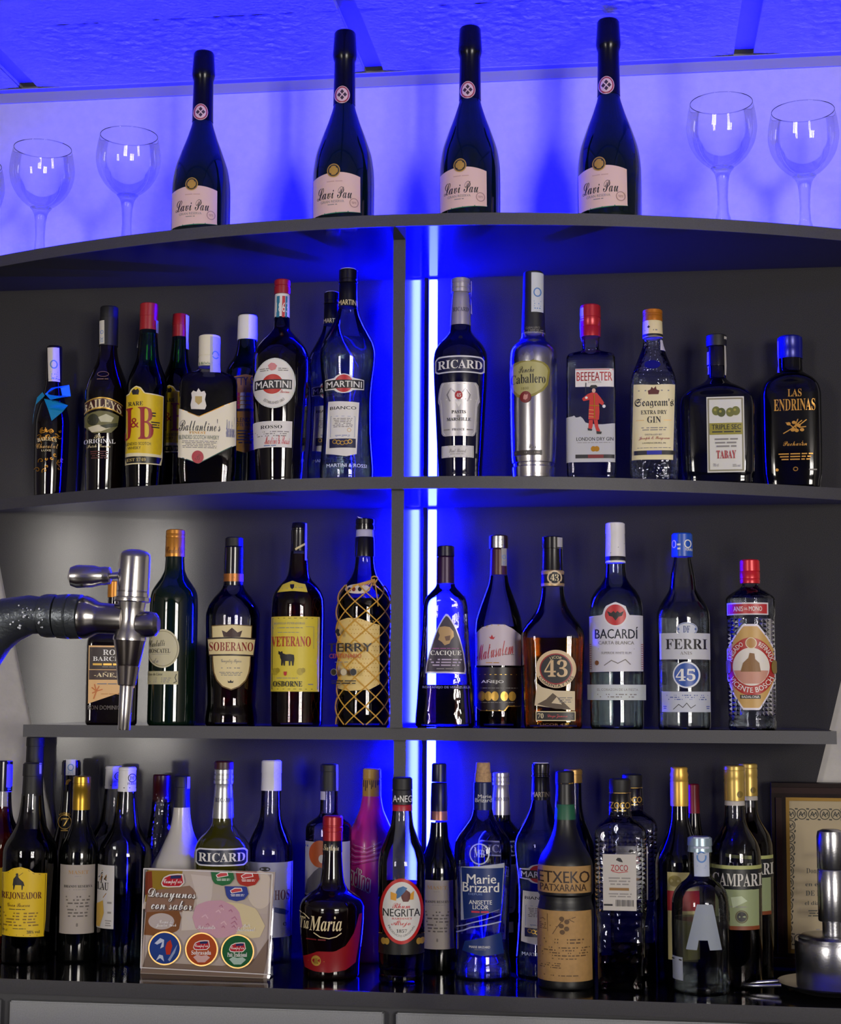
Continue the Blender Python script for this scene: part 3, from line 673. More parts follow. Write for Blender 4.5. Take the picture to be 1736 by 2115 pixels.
def bianco(fr, zb, front, label, sb=.02, base=None, detail=True, name='vermouth_bottle', cx=1082, cxt=1082, grp='clear waisted vermouth bottles'):
    b = Bottle(fr, cx, [(360, 72), (430, 88), (520, 128), (600, 172), (680, 210), (750, 222), (850, 216), (1000, 198), (1150, 190), (1350, 192), (1550, 205), (1700, 216), (1748, 214)], AQUA, name, label, zb, front, cxt=cxt, sb=sb, base=base, liq=(640, WATER), group=grp)
    b.part('cap', [(68, 68), (78, 76), (80, 74), (150, 74), (153, 70), (165, 70), (168, 77), (180, 77)], FOIL_BLK); b.part('cap_top', [(64, 66), (70, 72)], WHT)
    b.part('neck_foil', [(180, 72), (280, 74), (372, 78)], M('#0c0c16', .3, .3)); b.t('MARTINI', 1005, 308, 1158, 350, M('#e0cfa0', .4), 'sans', par=b.root.children[-1], name='neck_lettering')
    b.label([(905, 948), (978, 940), (1000, 918), (1055, 905), (1110, 918), (1132, 940), (1218, 950), (1218, 1030), (1130, 1040), (1108, 1058), (1055, 1066), (1002, 1058), (980, 1038), (905, 1030)], WHT, 'label', nx=28); lab = b.last
    b.label(ell(1055, 986, 74, 72), M('#c21a2a', .4), 'red_disc', parent=lab); b.label(rect(910, 956, 1212, 1024), INK, 'name_band', parent=lab); b.t('MARTINI', 918, 966, 1200, 1016, WHT, 'sans')
    b.label([(925, 1128), (1180, 1138), (1172, 1555), (1080, 1578), (918, 1552)], M('#e6e2da', .45), 'label'); lab = b.last
    b.t('BIANCO', 950, 1172, 1157, 1198, INK, 'sans'); b.stroke([(958, 1250), (1148, 1255), (1145, 1420), (955, 1416), (958, 1250)], 4, M('#9aa2c0', .5)); b.fine(975, 1265, 1130, 1345, 6, GRY); b.ring(1102, 1365, 14, 14, 3, GOLD); b.fine(990, 1402, 1110, 1415, 1, M('#8088b0', .5))
    b.label(rect(950, 1434, 1154, 1508), M('#1a1c40', .4), 'medal_band', parent=lab)
    for i in range(5): b.ring(990 + i * 30, 1458 + 12 * (1 - abs(i - 2) / 2), 15, 15, 6, GOLDP)
    b.t('MARTINI & ROSSI', 930, 1636, 1240, 1664, M('#dfe6ee', .3), 'sans', par=b.body, name='embossing')
    return b.done()
bianco('B', Z2, F2, 'clear waisted vermouth bottle with black cap, left of the divider')
bianco(shifted('B', .86, (1080, 65), (950, 250)), Z2, F2, 'clear vermouth bottle mostly hidden behind the waisted one', sb=.105)

# ---------------------------------------------------------------- second shelf, right bay
def ricard(fr, zb, front, label, mat, foil, field, lq=None, sb=.02, base=None, lower=True, cx=425, cxt=426, grp='broad-shouldered anise bottles'):
    b = Bottle(fr, cx, [(500, 78), (560, 86), (610, 120), (670, 175), (740, 208), (800, 214), (900, 212), (1200, 198), (1500, 184), (1700, 174)], mat, 'anise_bottle', label, zb, front, cxt=cxt, sb=sb, base=base, liq=lq, group=grp)
    b.part('cap', [(138, 68), (146, 74), (175, 75), (178, 71), (184, 71), (187, 75), (215, 75), (218, 72), (224, 72), (227, 76), (252, 76)], foil)
    b.part('neck_foil', [(250, 66), (300, 70), (400, 78), (490, 82), (515, 83)], foil); nf = b.root.children[-1]
    b.t('RICARD', 365, 362, 490, 396, M('#4a4860', .4), 'serif', par=nf, name='neck_lettering')
    cut = lambda x0, y0, x1, y1, c: [(x0, y0 + c), (x0 + c, y0), (x1 - c, y0), (x1, y0 + c), (x1, y1 - c), (x1 - c, y1), (x0 + c, y1), (x0, y1 - c)]
    b.label(cut(224, 750, 618, 885, 22), M('#dcdce4', .4), 'name_plate', nx=26); lab = b.last
    b.label(cut(234, 762, 608, 874, 18), field, 'name_field', parent=lab, nx=26); b.t('RICARD', 247, 784, 598, 852, WHT, 'serif')
    if lower:
        b.label([(265, 985), (280, 960), (550, 960), (568, 985), (575, 1060), (578, 1110), (560, 1140), (548, 1365), (530, 1390), (295, 1390), (278, 1365), (262, 1140), (250, 1110), (252, 1060)], M('#c9c5c6', .35, .3), 'label', nx=26); lab = b.last
        b.stroke([(276, 1000), (290, 972), (540, 972), (556, 1000), (564, 1080), (548, 1130), (536, 1355), (520, 1376), (305, 1376), (290, 1355), (276, 1130), (264, 1080)], 5, WHT, closed=True)
        for sx in (-1, 1): b.stroke([(412 + sx * 20, 1090), (412 + sx * 70, 1110), (412 + sx * 90, 1060), (412 + sx * 60, 1010), (412 + sx * 30, 1040)], 10, M('#8e8a90', .3, .5)); b.stroke([(412 + sx * 10, 1110), (412 + sx * 55, 1095), (412 + sx * 135, 1100)], 7, WHT)
        b.poly([(385, 1115), (440, 1115), (412, 1160)], WHT)
        b.label(ell(412, 1066, 30, 34), M('#b01c28', .4), 'seal', parent=lab); b.t('45', 396, 1052, 430, 1080, WHT, 'serif'); b.last = lab
        b.t('PASTIS', 358, 1186, 468, 1212, INK, 'serif'); b.t('de', 398, 1224, 425, 1240, GRY, 'serif'); b.t('MARSEILLE', 322, 1244, 506, 1270, INK, 'serif'); b.t('FRANCE', 362, 1330, 460, 1348, GRY, 'serif'); b.fine(300, 1330, 345, 1350, 1, GRY); b.fine(475, 1330, 520, 1350, 1, GRY)
        b.label(rect(286, 1468, 526, 1562), M('#d4d0ce', .4), 'label'); b.stroke(rect(293, 1475, 519, 1555), 3, GRY, closed=True); b.t('Paul Ricard', 342, 1492, 470, 1524, GRY, 'script'); b.fine(350, 1530, 460, 1540, 1, GRY)
    return b
b = ricard('C', Z2, F2, 'dark blue anise bottle with silver neck foil, right of the light strips', M('#07082a', .05, spec=.6), M('#bdb6bf', .3, .6), M('#14143a', .4)); stamp(b, 495, 146, 512, 410, M('#c8bede', .6), False); b.done()

ALU = M('#c4c1c4', .22, 1)
b = Bottle('C', 1013, [(572, 94), (600, 98), (640, 118), (670, 152), (720, 180), (800, 187), (1100, 187), (1500, 180), (1612, 172), (1618, 164), (1640, 162), (1648, 172), (1705, 168)], ALU, 'liqueur_bottle', 'silver metallic bottle with tall black cap and olive badge label', Z2, F2, cxt=1006)
b.part('cap', [(88, 76), (96, 79), (300, 84), (500, 92), (575, 95)], BLKM); cp = b.root.children[-1]
b.t('CABALLERO', 945, 518, 1055, 536, GRY, par=cp, name='cap_lettering'); b.fine(925, 540, 1085, 565, 2, GRY, par=cp); b.part('ring', [(575, 97), (582, 98), (590, 97)], SIL)
stamp(b, 988, 88, 1082, 402, M('#d2d6dc', .6))
OL = M('#8d8434', .45); b.label([(818, 860), (825, 820), (850, 800), (905, 788), (960, 782), (1020, 786), (1085, 800), (1120, 825), (1136, 860), (1120, 980), (1085, 1030), (1020, 1070), (950, 1090), (880, 1075), (838, 1020), (824, 960)], OL, 'label', nx=28); lab = b.last
b.label([(832, 865), (850, 826), (910, 802), (960, 796), (1020, 800), (1075, 812), (1108, 838), (1120, 868), (1105, 970), (1072, 1015), (1012, 1052), (950, 1070), (890, 1056), (852, 1010), (838, 955)], M('#b3ac6c', .45), 'label_field', parent=lab, nx=28)
b.t('Ponche', 893, 832, 1012, 885, INK, 'script'); b.t('Caballero', 830, 895, 1100, 970, INK, 'serif'); b.t('1830', 915, 1000, 970, 1020, M('#7a7236', .5))
b.label(ell(946, 1078, 44, 46), M('#7a1c1a', .4), 'wax_seal'); b.poly([(930, 1075), (938, 1055), (950, 1062), (965, 1058), (962, 1090), (948, 1102), (930, 1095)], M('#d09080', .4))
b.label(rect(858, 1503, 1076, 1542), M('#3a3430', .4), 'band'); b.fine(870, 1512, 1060, 1532, 1, M('#a89c90', .5)); b.t('Luis', 965, 1455, 1030, 1490, GRY, 'script')
b.poly([(900, 790), (895, 760), (915, 735), (935, 750), (950, 715), (975, 735), (1000, 715), (1012, 745), (1015, 775), (985, 792)], M('#e0dee0', .2, 1)); b.done()

b = Bottle('C', 1466, [(600, 68), (690, 66), (715, 80), (740, 135), (758, 178), (790, 192), (1000, 194), (1300, 195), (1700, 194), (1722, 186)], CLEAR, 'gin_bottle', 'clear square gin bottle with red cap and red-coated figure', Z2, F2, sq=(6, .8, 715, 760), liq=(775, WATER))
b.part('cap', [(350, 74), (360, 80), (450, 82), (453, 78), (460, 78), (463, 83), (520, 82), (525, 79), (532, 82), (605, 80)], M('#b3202c', .3, .25))
stamp(b, 1372, 360, 1412, 465, M('#c8c0d8', .6), False); stamp(b, 1372, 470, 1392, 690, M('#a8a0e0', .6), False)
b.label(rect(1345, 855, 1645, 1000), M('#e6e0dc', .45), 'label'); b.t('BEEFEATER', 1355, 882, 1632, 952, M('#b81c22', .45), 'sans'); b.t('LONDON', 1445, 956, 1545, 970, GRY); b.stroke([(1348, 862), (1642, 862)], 5, REDP)
fr_ = [(1272, 1240), (1320, 1235), (1330, 1220), (1345, 1245), (1380, 1240), (1395, 1225), (1410, 1280), (1440, 1290), (1500, 1300), (1560, 1300), (1650, 1290), (1650, 1600), (1272, 1600)]
b.label(fr_, M('#c3c3c6', .7), 'frosted_print', nx=30); lab = b.last
b.t('LONDON DRY GIN', 1352, 1402, 1636, 1430, INK, 'sans'); b.fine(1355, 1440, 1625, 1450, 1, GRY); b.disc(1482, 1495, 20, 22, GOLD); b.disc(1508, 1495, 20, 22, GOLD); b.label(rect(1345, 1540, 1642, 1570), INK, 'band', parent=lab); b.label(rect(1440, 1542, 1558, 1568), DKRED, 'band', parent=lab)
RC = M('#c8261c', .45); b.label(rect(1490, 1100, 1492, 1102), RC, 'figure'); FG = b.last
b.poly([(1440, 1060), (1475, 1045), (1510, 1050), (1540, 1090), (1565, 1130), (1552, 1150), (1525, 1130), (1530, 1200), (1525, 1265), (1445, 1260), (1450, 1180), (1455, 1105), (1410, 1115), (1398, 1095)], RC, FG); b.poly([(1450, 1265), (1480, 1265), (1478, 1310), (1470, 1340), (1445, 1335)], RC, FG); b.poly([(1485, 1265), (1515, 1265), (1520, 1320), (1535, 1355), (1510, 1365), (1495, 1320)], RC, FG)
b.disc(1487, 1032, 14, 18, M('#d8a890', .5), FG); b.poly([(1455, 1008), (1468, 988), (1505, 988), (1520, 1010), (1490, 1016)], INK, FG); b.disc(1562, 1158, 12, 13, WHT, FG); b.disc(1432, 1088, 10, 10, WHT, FG)
b.stroke([(1430, 970), (1425, 1050)], 5, INK, FG); b.poly([(1505, 1355), (1545, 1360), (1540, 1378), (1508, 1378)], INK, FG); b.poly([(1440, 1330), (1475, 1340), (1470, 1352), (1442, 1348)], INK, FG); b.stroke([(1455, 1150), (1525, 1155)], 7, GOLD, FG); b.stroke([(1490, 1060), (1492, 1255)], 6, GOLD, FG)
for q in (1185, 1215, 1240): b.stroke([(1450, q), (1485, q + 4)], 4, M('#e8b060', .5), FG)
b.done()

b = Bottle('D', 243, [(600, 70), (660, 78), (740, 104), (840, 142), (920, 172), (970, 182), (1300, 186), (1690, 192), (1722, 186)], glass((.93, .95, .97), (.4, .44, .55), .03, .5, 180), 'gin_bottle', 'textured clear gin bottle with orange cap and cream label', Z2, F2, sq=(3.2, .85, 700, 900), liq=(900, WATER))
b.part('cap', [(388, 72), (396, 78), (420, 79), (423, 76), (440, 79), (443, 76), (460, 79), (482, 79)], M('#c8781e', .3, .4)); b.part('neck_label', [(480, 77), (612, 80)], CRM); nl = b.root.children[-1]
b.label(rect(160, 572, 326, 592), INK, 'neck_stripe', parent=nl); b.poly([(200, 520), (212, 506), (224, 520), (212, 530)], INK, nl); b.fine(180, 535, 280, 555, 1, GRY, nl)
b.label(ell(238, 822, 62, 34), M('#0a0a70', .15, coat=1), 'oval_medallion'); stamp(b, 300, 620, 340, 705, M('#d8d4e0', .6), False)
b.label([(85, 975), (245, 985), (410, 978), (408, 1582), (245, 1580), (70, 1578)], M('#e9dcae', .5), 'label'); lab = b.last
b.poly([(205, 1060), (200, 1030), (220, 1022), (230, 1000), (245, 1015), (262, 995), (268, 1022), (290, 1030), (282, 1060)], M('#5a1a12', .5)); b.fine(125, 1020, 190, 1040, 1, GRY); b.fine(300, 1020, 365, 1040, 1, GRY)
b.t("Seagram's", 100, 1092, 396, 1170, INK, 'frak'); b.t('EXTRA DRY', 146, 1186, 344, 1218, INK, 'serif'); b.t('GIN', 194, 1236, 298, 1288, INK, 'serif'); b.stroke([(110, 1266), (170, 1266)], 3, GOLD); b.stroke([(320, 1266), (375, 1266)], 3, GOLD)
b.fine(145, 1318, 345, 1352, 2, GRY); b.t('DISTILLED BY', 178, 1375, 305, 1388, GRY); b.t('Joseph E. Seagram', 130, 1396, 362, 1428, M('#b06050', .5), 'script'); b.t('LAWRENCEBURG, IN', 155, 1442, 332, 1456, INK); b.fine(110, 1480, 375, 1492, 1, GRY)
b.label(rect(95, 1508, 396, 1542), INK, 'band', parent=lab); b.label(rect(190, 1509, 300, 1541), M('#1a24a0', .4), 'band', parent=lab); b.done()

b = Bottle('D', 752, [(670, 66), (930, 72), (970, 110), (1010, 180), (1060, 250), (1110, 284), (1180, 292), (1500, 290), (1690, 284), (1735, 270)], M('#050510', .06, spec=.6), 'liqueur_bottle', 'broad dark bottle with black stopper and white framed label', Z2, F2, cxt=752, sb=.02, sq=(4.5, .62, 960, 1110))
b.part('cap', [(588, 74), (596, 80), (660, 81), (680, 79)], BLKM); b.part('neck_sleeve', [(682, 72), (840, 76)], FOIL_BLK)
stamp(b, 668, 712, 692, 890, M('#c4b8e0', .6), False); stamp(b, 812, 592, 832, 900, M('#c8c4bc', .6), False)
b.label(rect(668, 1080, 958, 1682), M('#d8d6ce', .45), 'label'); lab = b.last; b.stroke(rect(682, 1096, 944, 1666), 12, M('#8a8468', .5), closed=True)
for x, y in ((742, 1192), (782, 1205), (850, 1205), (892, 1195)): b.disc(x, y, 32, 36, M('#6a6c22', .5) if x != 782 else M('#4c5218', .5)); b.disc(x - 8, y - 8, 10, 10, M('#a0983c', .5))
b.label(rect(690, 1290, 942, 1382), M('#948a22', .45), 'band', parent=lab); b.t('TRIPLE SEC', 706, 1302, 930, 1342, INK, 'sans'); b.fine(706, 1350, 930, 1372, 1, INK); b.last = lab
b.fine(728, 1405, 905, 1490, 3, GRY); b.t('TABAY', 740, 1508, 888, 1572, M('#b01822', .45), 'serif'); b.t('70 cl', 715, 1612, 755, 1636, GRY); b.t('30% vol', 862, 1618, 918, 1640, GRY); b.done()

b = Bottle('D', 1345, [(770, 92), (880, 96), (905, 130), (950, 185), (1010, 222), (1080, 234), (1400, 234), (1700, 228), (1790, 214)], M('#030304', .08, spec=.55), 'liqueur_bottle', 'black bottle with dark blue cap and gold lettering', Z2, F2, cxt=1338, sq=(4, .7, 890, 1010))
b.part('cap', [(600, 88), (612, 97), (700, 99), (704, 96), (780, 98)], M('#0a1288', .3, .2)); stamp(b, 1238, 618, 1252, 870, M('#a8a0d0', .6), False)
G2 = M('#c58f3e', .35, .5); b.label(rect(1345, 1300, 1347, 1302), BLK, 'print')
b.t('LAS', 1315, 1018, 1422, 1078, G2, 'serif'); b.t('ENDRINAS', 1208, 1095, 1526, 1190, G2, 'serif')
for p in ([(1280, 1370), (1340, 1335), (1420, 1270)], [(1300, 1285), (1340, 1310), (1370, 1340)], [(1390, 1260), (1370, 1310), (1385, 1360)], [(1455, 1265), (1410, 1300), (1360, 1320)], [(1450, 1320), (1400, 1325)]): b.stroke(p, 8, G2)
for x, y in ((1360, 1285), (1395, 1310), (1420, 1345), (1350, 1345), (1380, 1350), (1320, 1295)): b.disc(x, y, 16, 13, G2)
b.t('Pacharán', 1275, 1432, 1458, 1470, G2, 'script'); b.fine(1238, 1525, 1502, 1590, 3, G2); b.disc(1230, 1660, 12, 12, G2); b.ring(1368, 1655, 16, 14, 7, G2); b.fine(1465, 1650, 1525, 1675, 1, GRY); b.done()
# ---------------------------------------------------------------- third shelf, left bay
def disc_label(b, cx, cy, rx, ry, mat, name='label', parent=None): return b.label(ell(cx, cy, rx, ry, 40), mat, name, parent)
b = Bottle('E', 912, [(740, 48), (900, 52), (1000, 60), (1050, 110), (1080, 170), (1110, 202), (1160, 208), (1500, 208), (1740, 206), (1792, 196)], DKBROWN, 'rum_bottle', 'dark square rum bottle behind the beer tap nozzle', Z3, F3, cxt=925, sb=.012, sq=(6, .6, 1000, 1110))
b.part('cap', [(632, 48), (640, 54), (765, 56)], ORANGE)
b.label([(727, 1158), (1095, 1158), (1095, 1500), (727, 1632)], M('#e6b878', .5), 'label'); lab = b.last
b.label(rect(735, 1172, 1088, 1352), M('#2c1c16', .5), 'label_field', parent=lab); b.t('RON', 840, 1190, 990, 1236, WHT, 'serif'); b.t('BARCELÓ', 762, 1238, 1060, 1284, WHT, 'serif'); b.fine(758, 1298, 1060, 1318, 1, GOLDP, fill=.8); b.fine(835, 1325, 990, 1338, 1, GRY)
b.label(rect(735, 1358, 1088, 1436), M('#3a2018', .5), 'label_field', parent=lab); b.t('-AÑEJO-', 775, 1372, 1040, 1418, M('#f0dca8', .4), 'serif'); b.last = lab
for p in ([(775, 1590), (795, 1530)], [(795, 1530), (760, 1500)], [(795, 1530), (780, 1475)], [(795, 1530), (815, 1490)], [(795, 1530), (840, 1515)], [(795, 1530), (765, 1545)]): b.stroke(p, 9, M('#c8702a', .5))
b.fine(830, 1545, 1000, 1560, 1, M('#c8904a', .5)); b.fine(800, 1460, 1000, 1480, 1, GRY); b.t('RON DOMINICANO', 735, 1645, 1060, 1680, M('#4a3c34', .3), 'sans', par=b.body, name='embossing'); b.done()

b = Bottle('E', 1403, [(420, 74), (540, 82), (600, 105), (660, 145), (720, 180), (780, 192), (900, 195), (1500, 195), (1760, 196), (1800, 188)], M('#06180c', .05, spec=.6), 'wine_bottle', 'dark green bottle with orange-gold cap and oval cream label, right of the tap', Z3, F3, cxt=1418, sb=.015)
b.part('cap', [(214, 70), (222, 76), (250, 78), (253, 75), (260, 78), (280, 78), (283, 75), (290, 78), (436, 80)], M('#c9862e', .3, .45)); b.t('Carlatti', 1345, 350, 1480, 405, M('#6a3a10', .4), 'script', par=b.root.children[-1], name='cap_lettering')
disc_label(b, 1328, 1182, 132, 158, M('#c8c09c', .5)); b.ring(1328, 1182, 118, 142, 4, M('#7a7048', .5)); b.t('Carlatti', 1222, 1110, 1345, 1165, INK, 'script', slope=-10); b.t('MOSCATEL', 1205, 1182, 1388, 1218, INK, 'serif'); b.t('de', 1250, 1260, 1295, 1300, GRY, 'script'); b.stroke([(1205, 1228), (1380, 1228)], 3, GRY)
b.label(rect(1196, 1366, 1452, 1474), M('#bdb68c', .5), 'label'); b.t('Vino de Licor', 1208, 1380, 1330, 1402, INK, 'serif'); b.fine(1210, 1415, 1400, 1462, 3, GRY); b.stroke([(1438, 1390), (1428, 1420), (1440, 1450), (1418, 1462)], 6, INK); b.done()

b = Bottle('F', 296, [(620, 72), (670, 92), (740, 152), (810, 194), (880, 210), (1000, 208), (1300, 198), (1480, 188), (1560, 186), (1640, 198), (1700, 202), (1735, 196)], CLEAR, 'brandy_bottle', 'clear brandy bottle with black cap and shield-shaped cream label', Z3, F3, cxt=302, sb=.014, liq=(1085, BRANDY))
b.part('cap', [(264, 62), (272, 68), (335, 70)], BLKM); b.part('neck_foil', [(335, 72), (345, 75), (640, 77)], FOIL_BLK); nf = b.root.children[-1]
b.label(rect(222, 545, 378, 606), M('#a8682a', .35, .4), 'foil_band', parent=nf); b.fine(235, 568, 345, 585, 1, M('#5a2c0c', .5))
SB = M('#e6d49c', .5); b.label([(138, 950), (295, 940), (450, 948), (448, 1050), (440, 1300), (410, 1380), (360, 1430), (295, 1456), (225, 1430), (180, 1380), (150, 1300), (140, 1050)], M('#6e5326', .5), 'label_border', nx=28); lab = b.last
b.label([(144, 957), (295, 947), (444, 955), (440, 1050), (432, 1298), (402, 1374), (354, 1422), (295, 1446), (231, 1422), (188, 1374), (158, 1298), (147, 1050)], SB, 'label', parent=lab, nx=28)
b.poly([(232, 1040), (218, 988), (255, 1005), (275, 985), (295, 968), (315, 985), (338, 1005), (374, 988), (358, 1040)], M('#3a1a10', .5)); b.fine(215, 1275, 362, 1290, 1, GRY); b.t('Gonzalez Byass', 215, 1212, 370, 1250, GRY, 'script'); b.fine(200, 1310, 380, 1345, 3, GRY); b.poly([(270, 1398), (268, 1380), (280, 1388), (290, 1375), (300, 1388), (312, 1380), (308, 1398)], INK)
b.label([(108, 1045), (295, 1040), (476, 1046), (470, 1190), (295, 1186), (116, 1188)], M('#241410', .5), 'banner_border', parent=lab, nx=28); b.label([(114, 1058), (295, 1052), (470, 1058), (464, 1178), (295, 1174), (122, 1176)], SB, 'banner', parent=lab, nx=28); b.t('SOBERANO', 126, 1080, 456, 1150, M('#8a1c14', .45), 'serif'); b.done()

b = Bottle('F', 806, [(360, 62), (440, 70), (540, 80), (590, 100), (640, 145), (700, 185), (760, 202), (900, 206), (1300, 204), (1700, 200), (1738, 192)], CLEAR, 'brandy_bottle', 'amber brandy bottle with big yellow label and black bull', Z3, F3, cxt=812, sb=.014, liq=(395, BRANDY))
b.part('cap', [(150, 54), (156, 58), (190, 60), (194, 56), (205, 56), (210, 62), (290, 62), (372, 66)], FOIL_BLK); b.poly([(782, 350), (858, 305), (858, 322), (788, 365)], M('#d8c890', .5), b.root.children[-1], 'foil_stripe')
stamp(b, 858, 152, 872, 440, M('#8a88e0', .6), False)
YL = M('#ddc83c', .5); b.label([(650, 690), (690, 630), (715, 620), (765, 602), (815, 620), (865, 628), (882, 690), (765, 682)], YL, 'neck_label', nx=24); b.fine(685, 655, 735, 665, 1, GRY); b.fine(785, 650, 845, 660, 1, GRY); b.poly([(748, 630), (780, 630), (778, 655), (764, 670), (750, 655)], INK)
b.label(rect(606, 880, 976, 1466), YL, 'label'); lab = b.last; b.stroke(rect(616, 893, 964, 1446), 4, M('#5a5420', .5), closed=True)
b.t('BODEGAS FUNDADORAS', 628, 925, 862, 942, GRY, 'serif'); b.fine(612, 962, 850, 975, 1, GRY); b.fine(655, 1000, 825, 1010, 1, GRY); b.stroke([(872, 960), (930, 960), (930, 1130)], 3, GRY)
b.t('VETERANO', 612, 1035, 908, 1115, M('#b0201a', .45), 'serif')
b.poly([(668, 1148), (682, 1158), (694, 1150), (700, 1168), (722, 1176), (755, 1174), (782, 1180), (786, 1210), (780, 1264), (770, 1264), (766, 1228), (758, 1230), (756, 1264), (746, 1264), (744, 1228), (718, 1228), (716, 1264), (706, 1264), (702, 1228), (698, 1264), (688, 1262), (688, 1220), (680, 1200), (678, 1180), (666, 1172)], INK)
for x in (640, 830): b.disc(x, 1310, 24, 28, M('#b8a428', .5)); b.disc(x + 22, 1300, 16, 20, M('#a89420', .5))
b.poly([(708, 1310), (732, 1310), (730, 1335), (720, 1345), (710, 1335)], REDP); b.fine(650, 1355, 815, 1366, 1, GRY); b.t('OSBORNE', 630, 1384, 846, 1428, INK, 'serif'); b.fine(890, 1400, 930, 1420, 1, GRY); b.done()

b = Bottle('F', 1322, [(400, 68), (500, 78), (560, 96), (630, 142), (700, 186), (770, 205), (900, 208), (1150, 202), (1400, 198), (1550, 206), (1640, 208), (1700, 204), (1742, 190)], CLEAR, 'brandy_bottle', 'dark brandy bottle wrapped in a yellow string net', Z3, F3, cxt=1328, sb=.012, liq=(745, RUM))
b.part('cap', [(118, 66), (126, 71), (160, 72), (163, 68), (172, 68), (175, 73), (205, 73)], FOIL_BLK); b.part('neck_band', [(205, 68), (262, 70)], M('#b8b4cc', .5)); b.part('neck_foil', [(262, 74), (268, 76), (415, 78)], FOIL_BLK); b.poly([(1282, 112), (1268, 96), (1312, 116)], WHT, b.root.children[-1], 'foil_tab')
b.label(ell(1275, 665, 98, 38), M('#e0d4bc', .5), 'neck_label'); [b.disc(x, 668, 14, 17, m) for x, m in ((1212, INK), (1246, M('#8a3a20', .5)), (1292, INK))]
TL = M('#e6c878', .5); b.label([(1120, 915), (1200, 890), (1290, 895), (1370, 925), (1446, 945), (1446, 1408), (1370, 1450), (1200, 1462), (1120, 1440)], TL, 'label', nx=26); lab = b.last
for i in range(15):
    for j in range(16):
        x, y = 1285 + (i % 15 - 4) * 22 + (j % 2) * 11, 915 + j * 33
        if x < 1440 and (j < 4 or x > 1380 or j > 8) and x > 1200: b.disc(x, y, 4, 5, M('#c89a3a', .5), name='dot_pattern')
b.poly([(1160, 1000), (1175, 975), (1188, 985), (1186, 1005), (1195, 1030), (1178, 1036), (1172, 1015)], INK); b.t('TERRY', 1120, 1090, 1372, 1156, INK, 'sans'); b.t('CENTENARIO', 1132, 1172, 1312, 1206, M('#c0502a', .5), 'sans'); b.fine(1165, 1232, 1240, 1244, 1, GRY)
for x in (1160, 1215, 1268): b.disc(x, 1315, 16, 26, INK if x != 1215 else M('#d8c8a0', .5)); b.ring(x, 1315, 16, 26, 4, GRY)
b.fine(1145, 1375, 1285, 1412, 2, INK)
b.done()
# string net: two families of helices crossing into diamonds, knotted at the shoulder
STR = M('#d9a53a', .6); zt = b.zs(640, b.dist)[0] - b.zb; nv, nf_ = [], []; NS = 8
for sgn in (1, -1):
    for k in range(NS):
        pts = []
        for i in range(65):
            z = .004 + (zt - .004) * i / 64; a = 2 * math.pi * k / NS + sgn * 2 * math.pi * (z / zt) * 7.5 / NS + (.0 if sgn > 0 else .12); r = b.hw(z) + .0022
            pts.append((r * math.cos(a), r * math.sin(a), z))
        v_, f_ = tube(pts, .0011, 5); o_ = len(nv); nv += v_; nf_ += [[q + o_ for q in f] for f in f_]
o = mesh('string_net', nv, nf_, STR, b.root, 60); o['kind'] = 'stuff'
kp = b.pt(1395, 590, .004); ks = []
for i in range(10):
    a = i * .63; e = b.pt(1240 + 22 * i if i < 8 else 1430, 640 if i < 8 else 620 + 20 * i, .0022); m_ = kp.lerp(e, .5); m_.y -= .002; ks.append([kp, m_, e])
nv, nf_ = [], []
for p in ks: v_, f_ = tube(p, .0009, 5); o_ = len(nv); nv += v_; nf_ += [[q + o_ for q in f] for f in f_]
o = mesh('net_cords', nv, nf_, STR, b.root, 60); o['kind'] = 'stuff'
rk = [Vector((kp.x + .005 * math.cos(t) * (1 + .3 * math.sin(3 * t)), kp.y - .001, kp.z + .005 * math.sin(t))) for t in [i * .42 for i in range(16)]]
v_, f_ = tube(rk, .0014, 6); mesh('knot', v_, f_, STR, b.root, 60)

# ---------------------------------------------------------------- third shelf, right bay
b = Bottle('G', 305, [(620, 66), (660, 78), (710, 120), (760, 160), (830, 176), (1000, 184), (1250, 200), (1450, 216), (1600, 226), (1740, 236), (1795, 232)], glass((.9, .92, .98), (.3, .33, .6), .03, .25, 90), 'rum_bottle', 'pyramid-shaped rum bottle with purple arched label, beside the light strips', Z3, F3, cxt=306, sb=.012, sq=(3, .75, 680, 830), liq=(1445, RUM))
PUR = M('#33123c', .35, .2); b.part('cap', [(336, 60), (344, 68), (420, 72), (424, 68)], M('#150a2c', .3)); b.part('neck_foil', [(424, 64), (432, 67), (640, 71)], PUR)
ar = [(316, 868), (350, 915), (390, 985), (425, 1080), (455, 1200), (470, 1320), (466, 1358), (310, 1352), (148, 1354), (150, 1310), (175, 1190), (210, 1080), (245, 985), (285, 910)]
b.label(ar, M('#b9b2c4', .35, .3), 'label_border', nx=28); lab = b.last; sh = lambda p, k: [(310 + (x - 310) * k, 1150 + (y - 1150) * k) for x, y in p]
b.label(sh(ar, .93), M('#241030', .4), 'label', parent=lab, nx=28); b.t('CACIQUE', 188, 1172, 432, 1216, WHT, 'serif'); b.fine(205, 1148, 415, 1162, 1, M('#9a4a8a', .5)); b.fine(180, 1232, 440, 1300, 3, M('#b8a8c0', .5)); b.fine(235, 1308, 385, 1325, 1, GRY)
b.poly([(250, 1020), (258, 985), (300, 978), (340, 985), (368, 1020), (372, 1060), (350, 1085), (338, 1115), (300, 1130), (280, 1105), (250, 1085), (262, 1050)], M('#a8895e', .35, .3)); b.poly([(300, 1060), (345, 1050), (340, 1090), (310, 1095)], M('#6a4a3a', .4)); b.t('RON AÑEJO DE VENEZUELA', 130, 1450, 500, 1478, M('#a0a0d8', .3), par=b.body, name='embossing'); b.done()

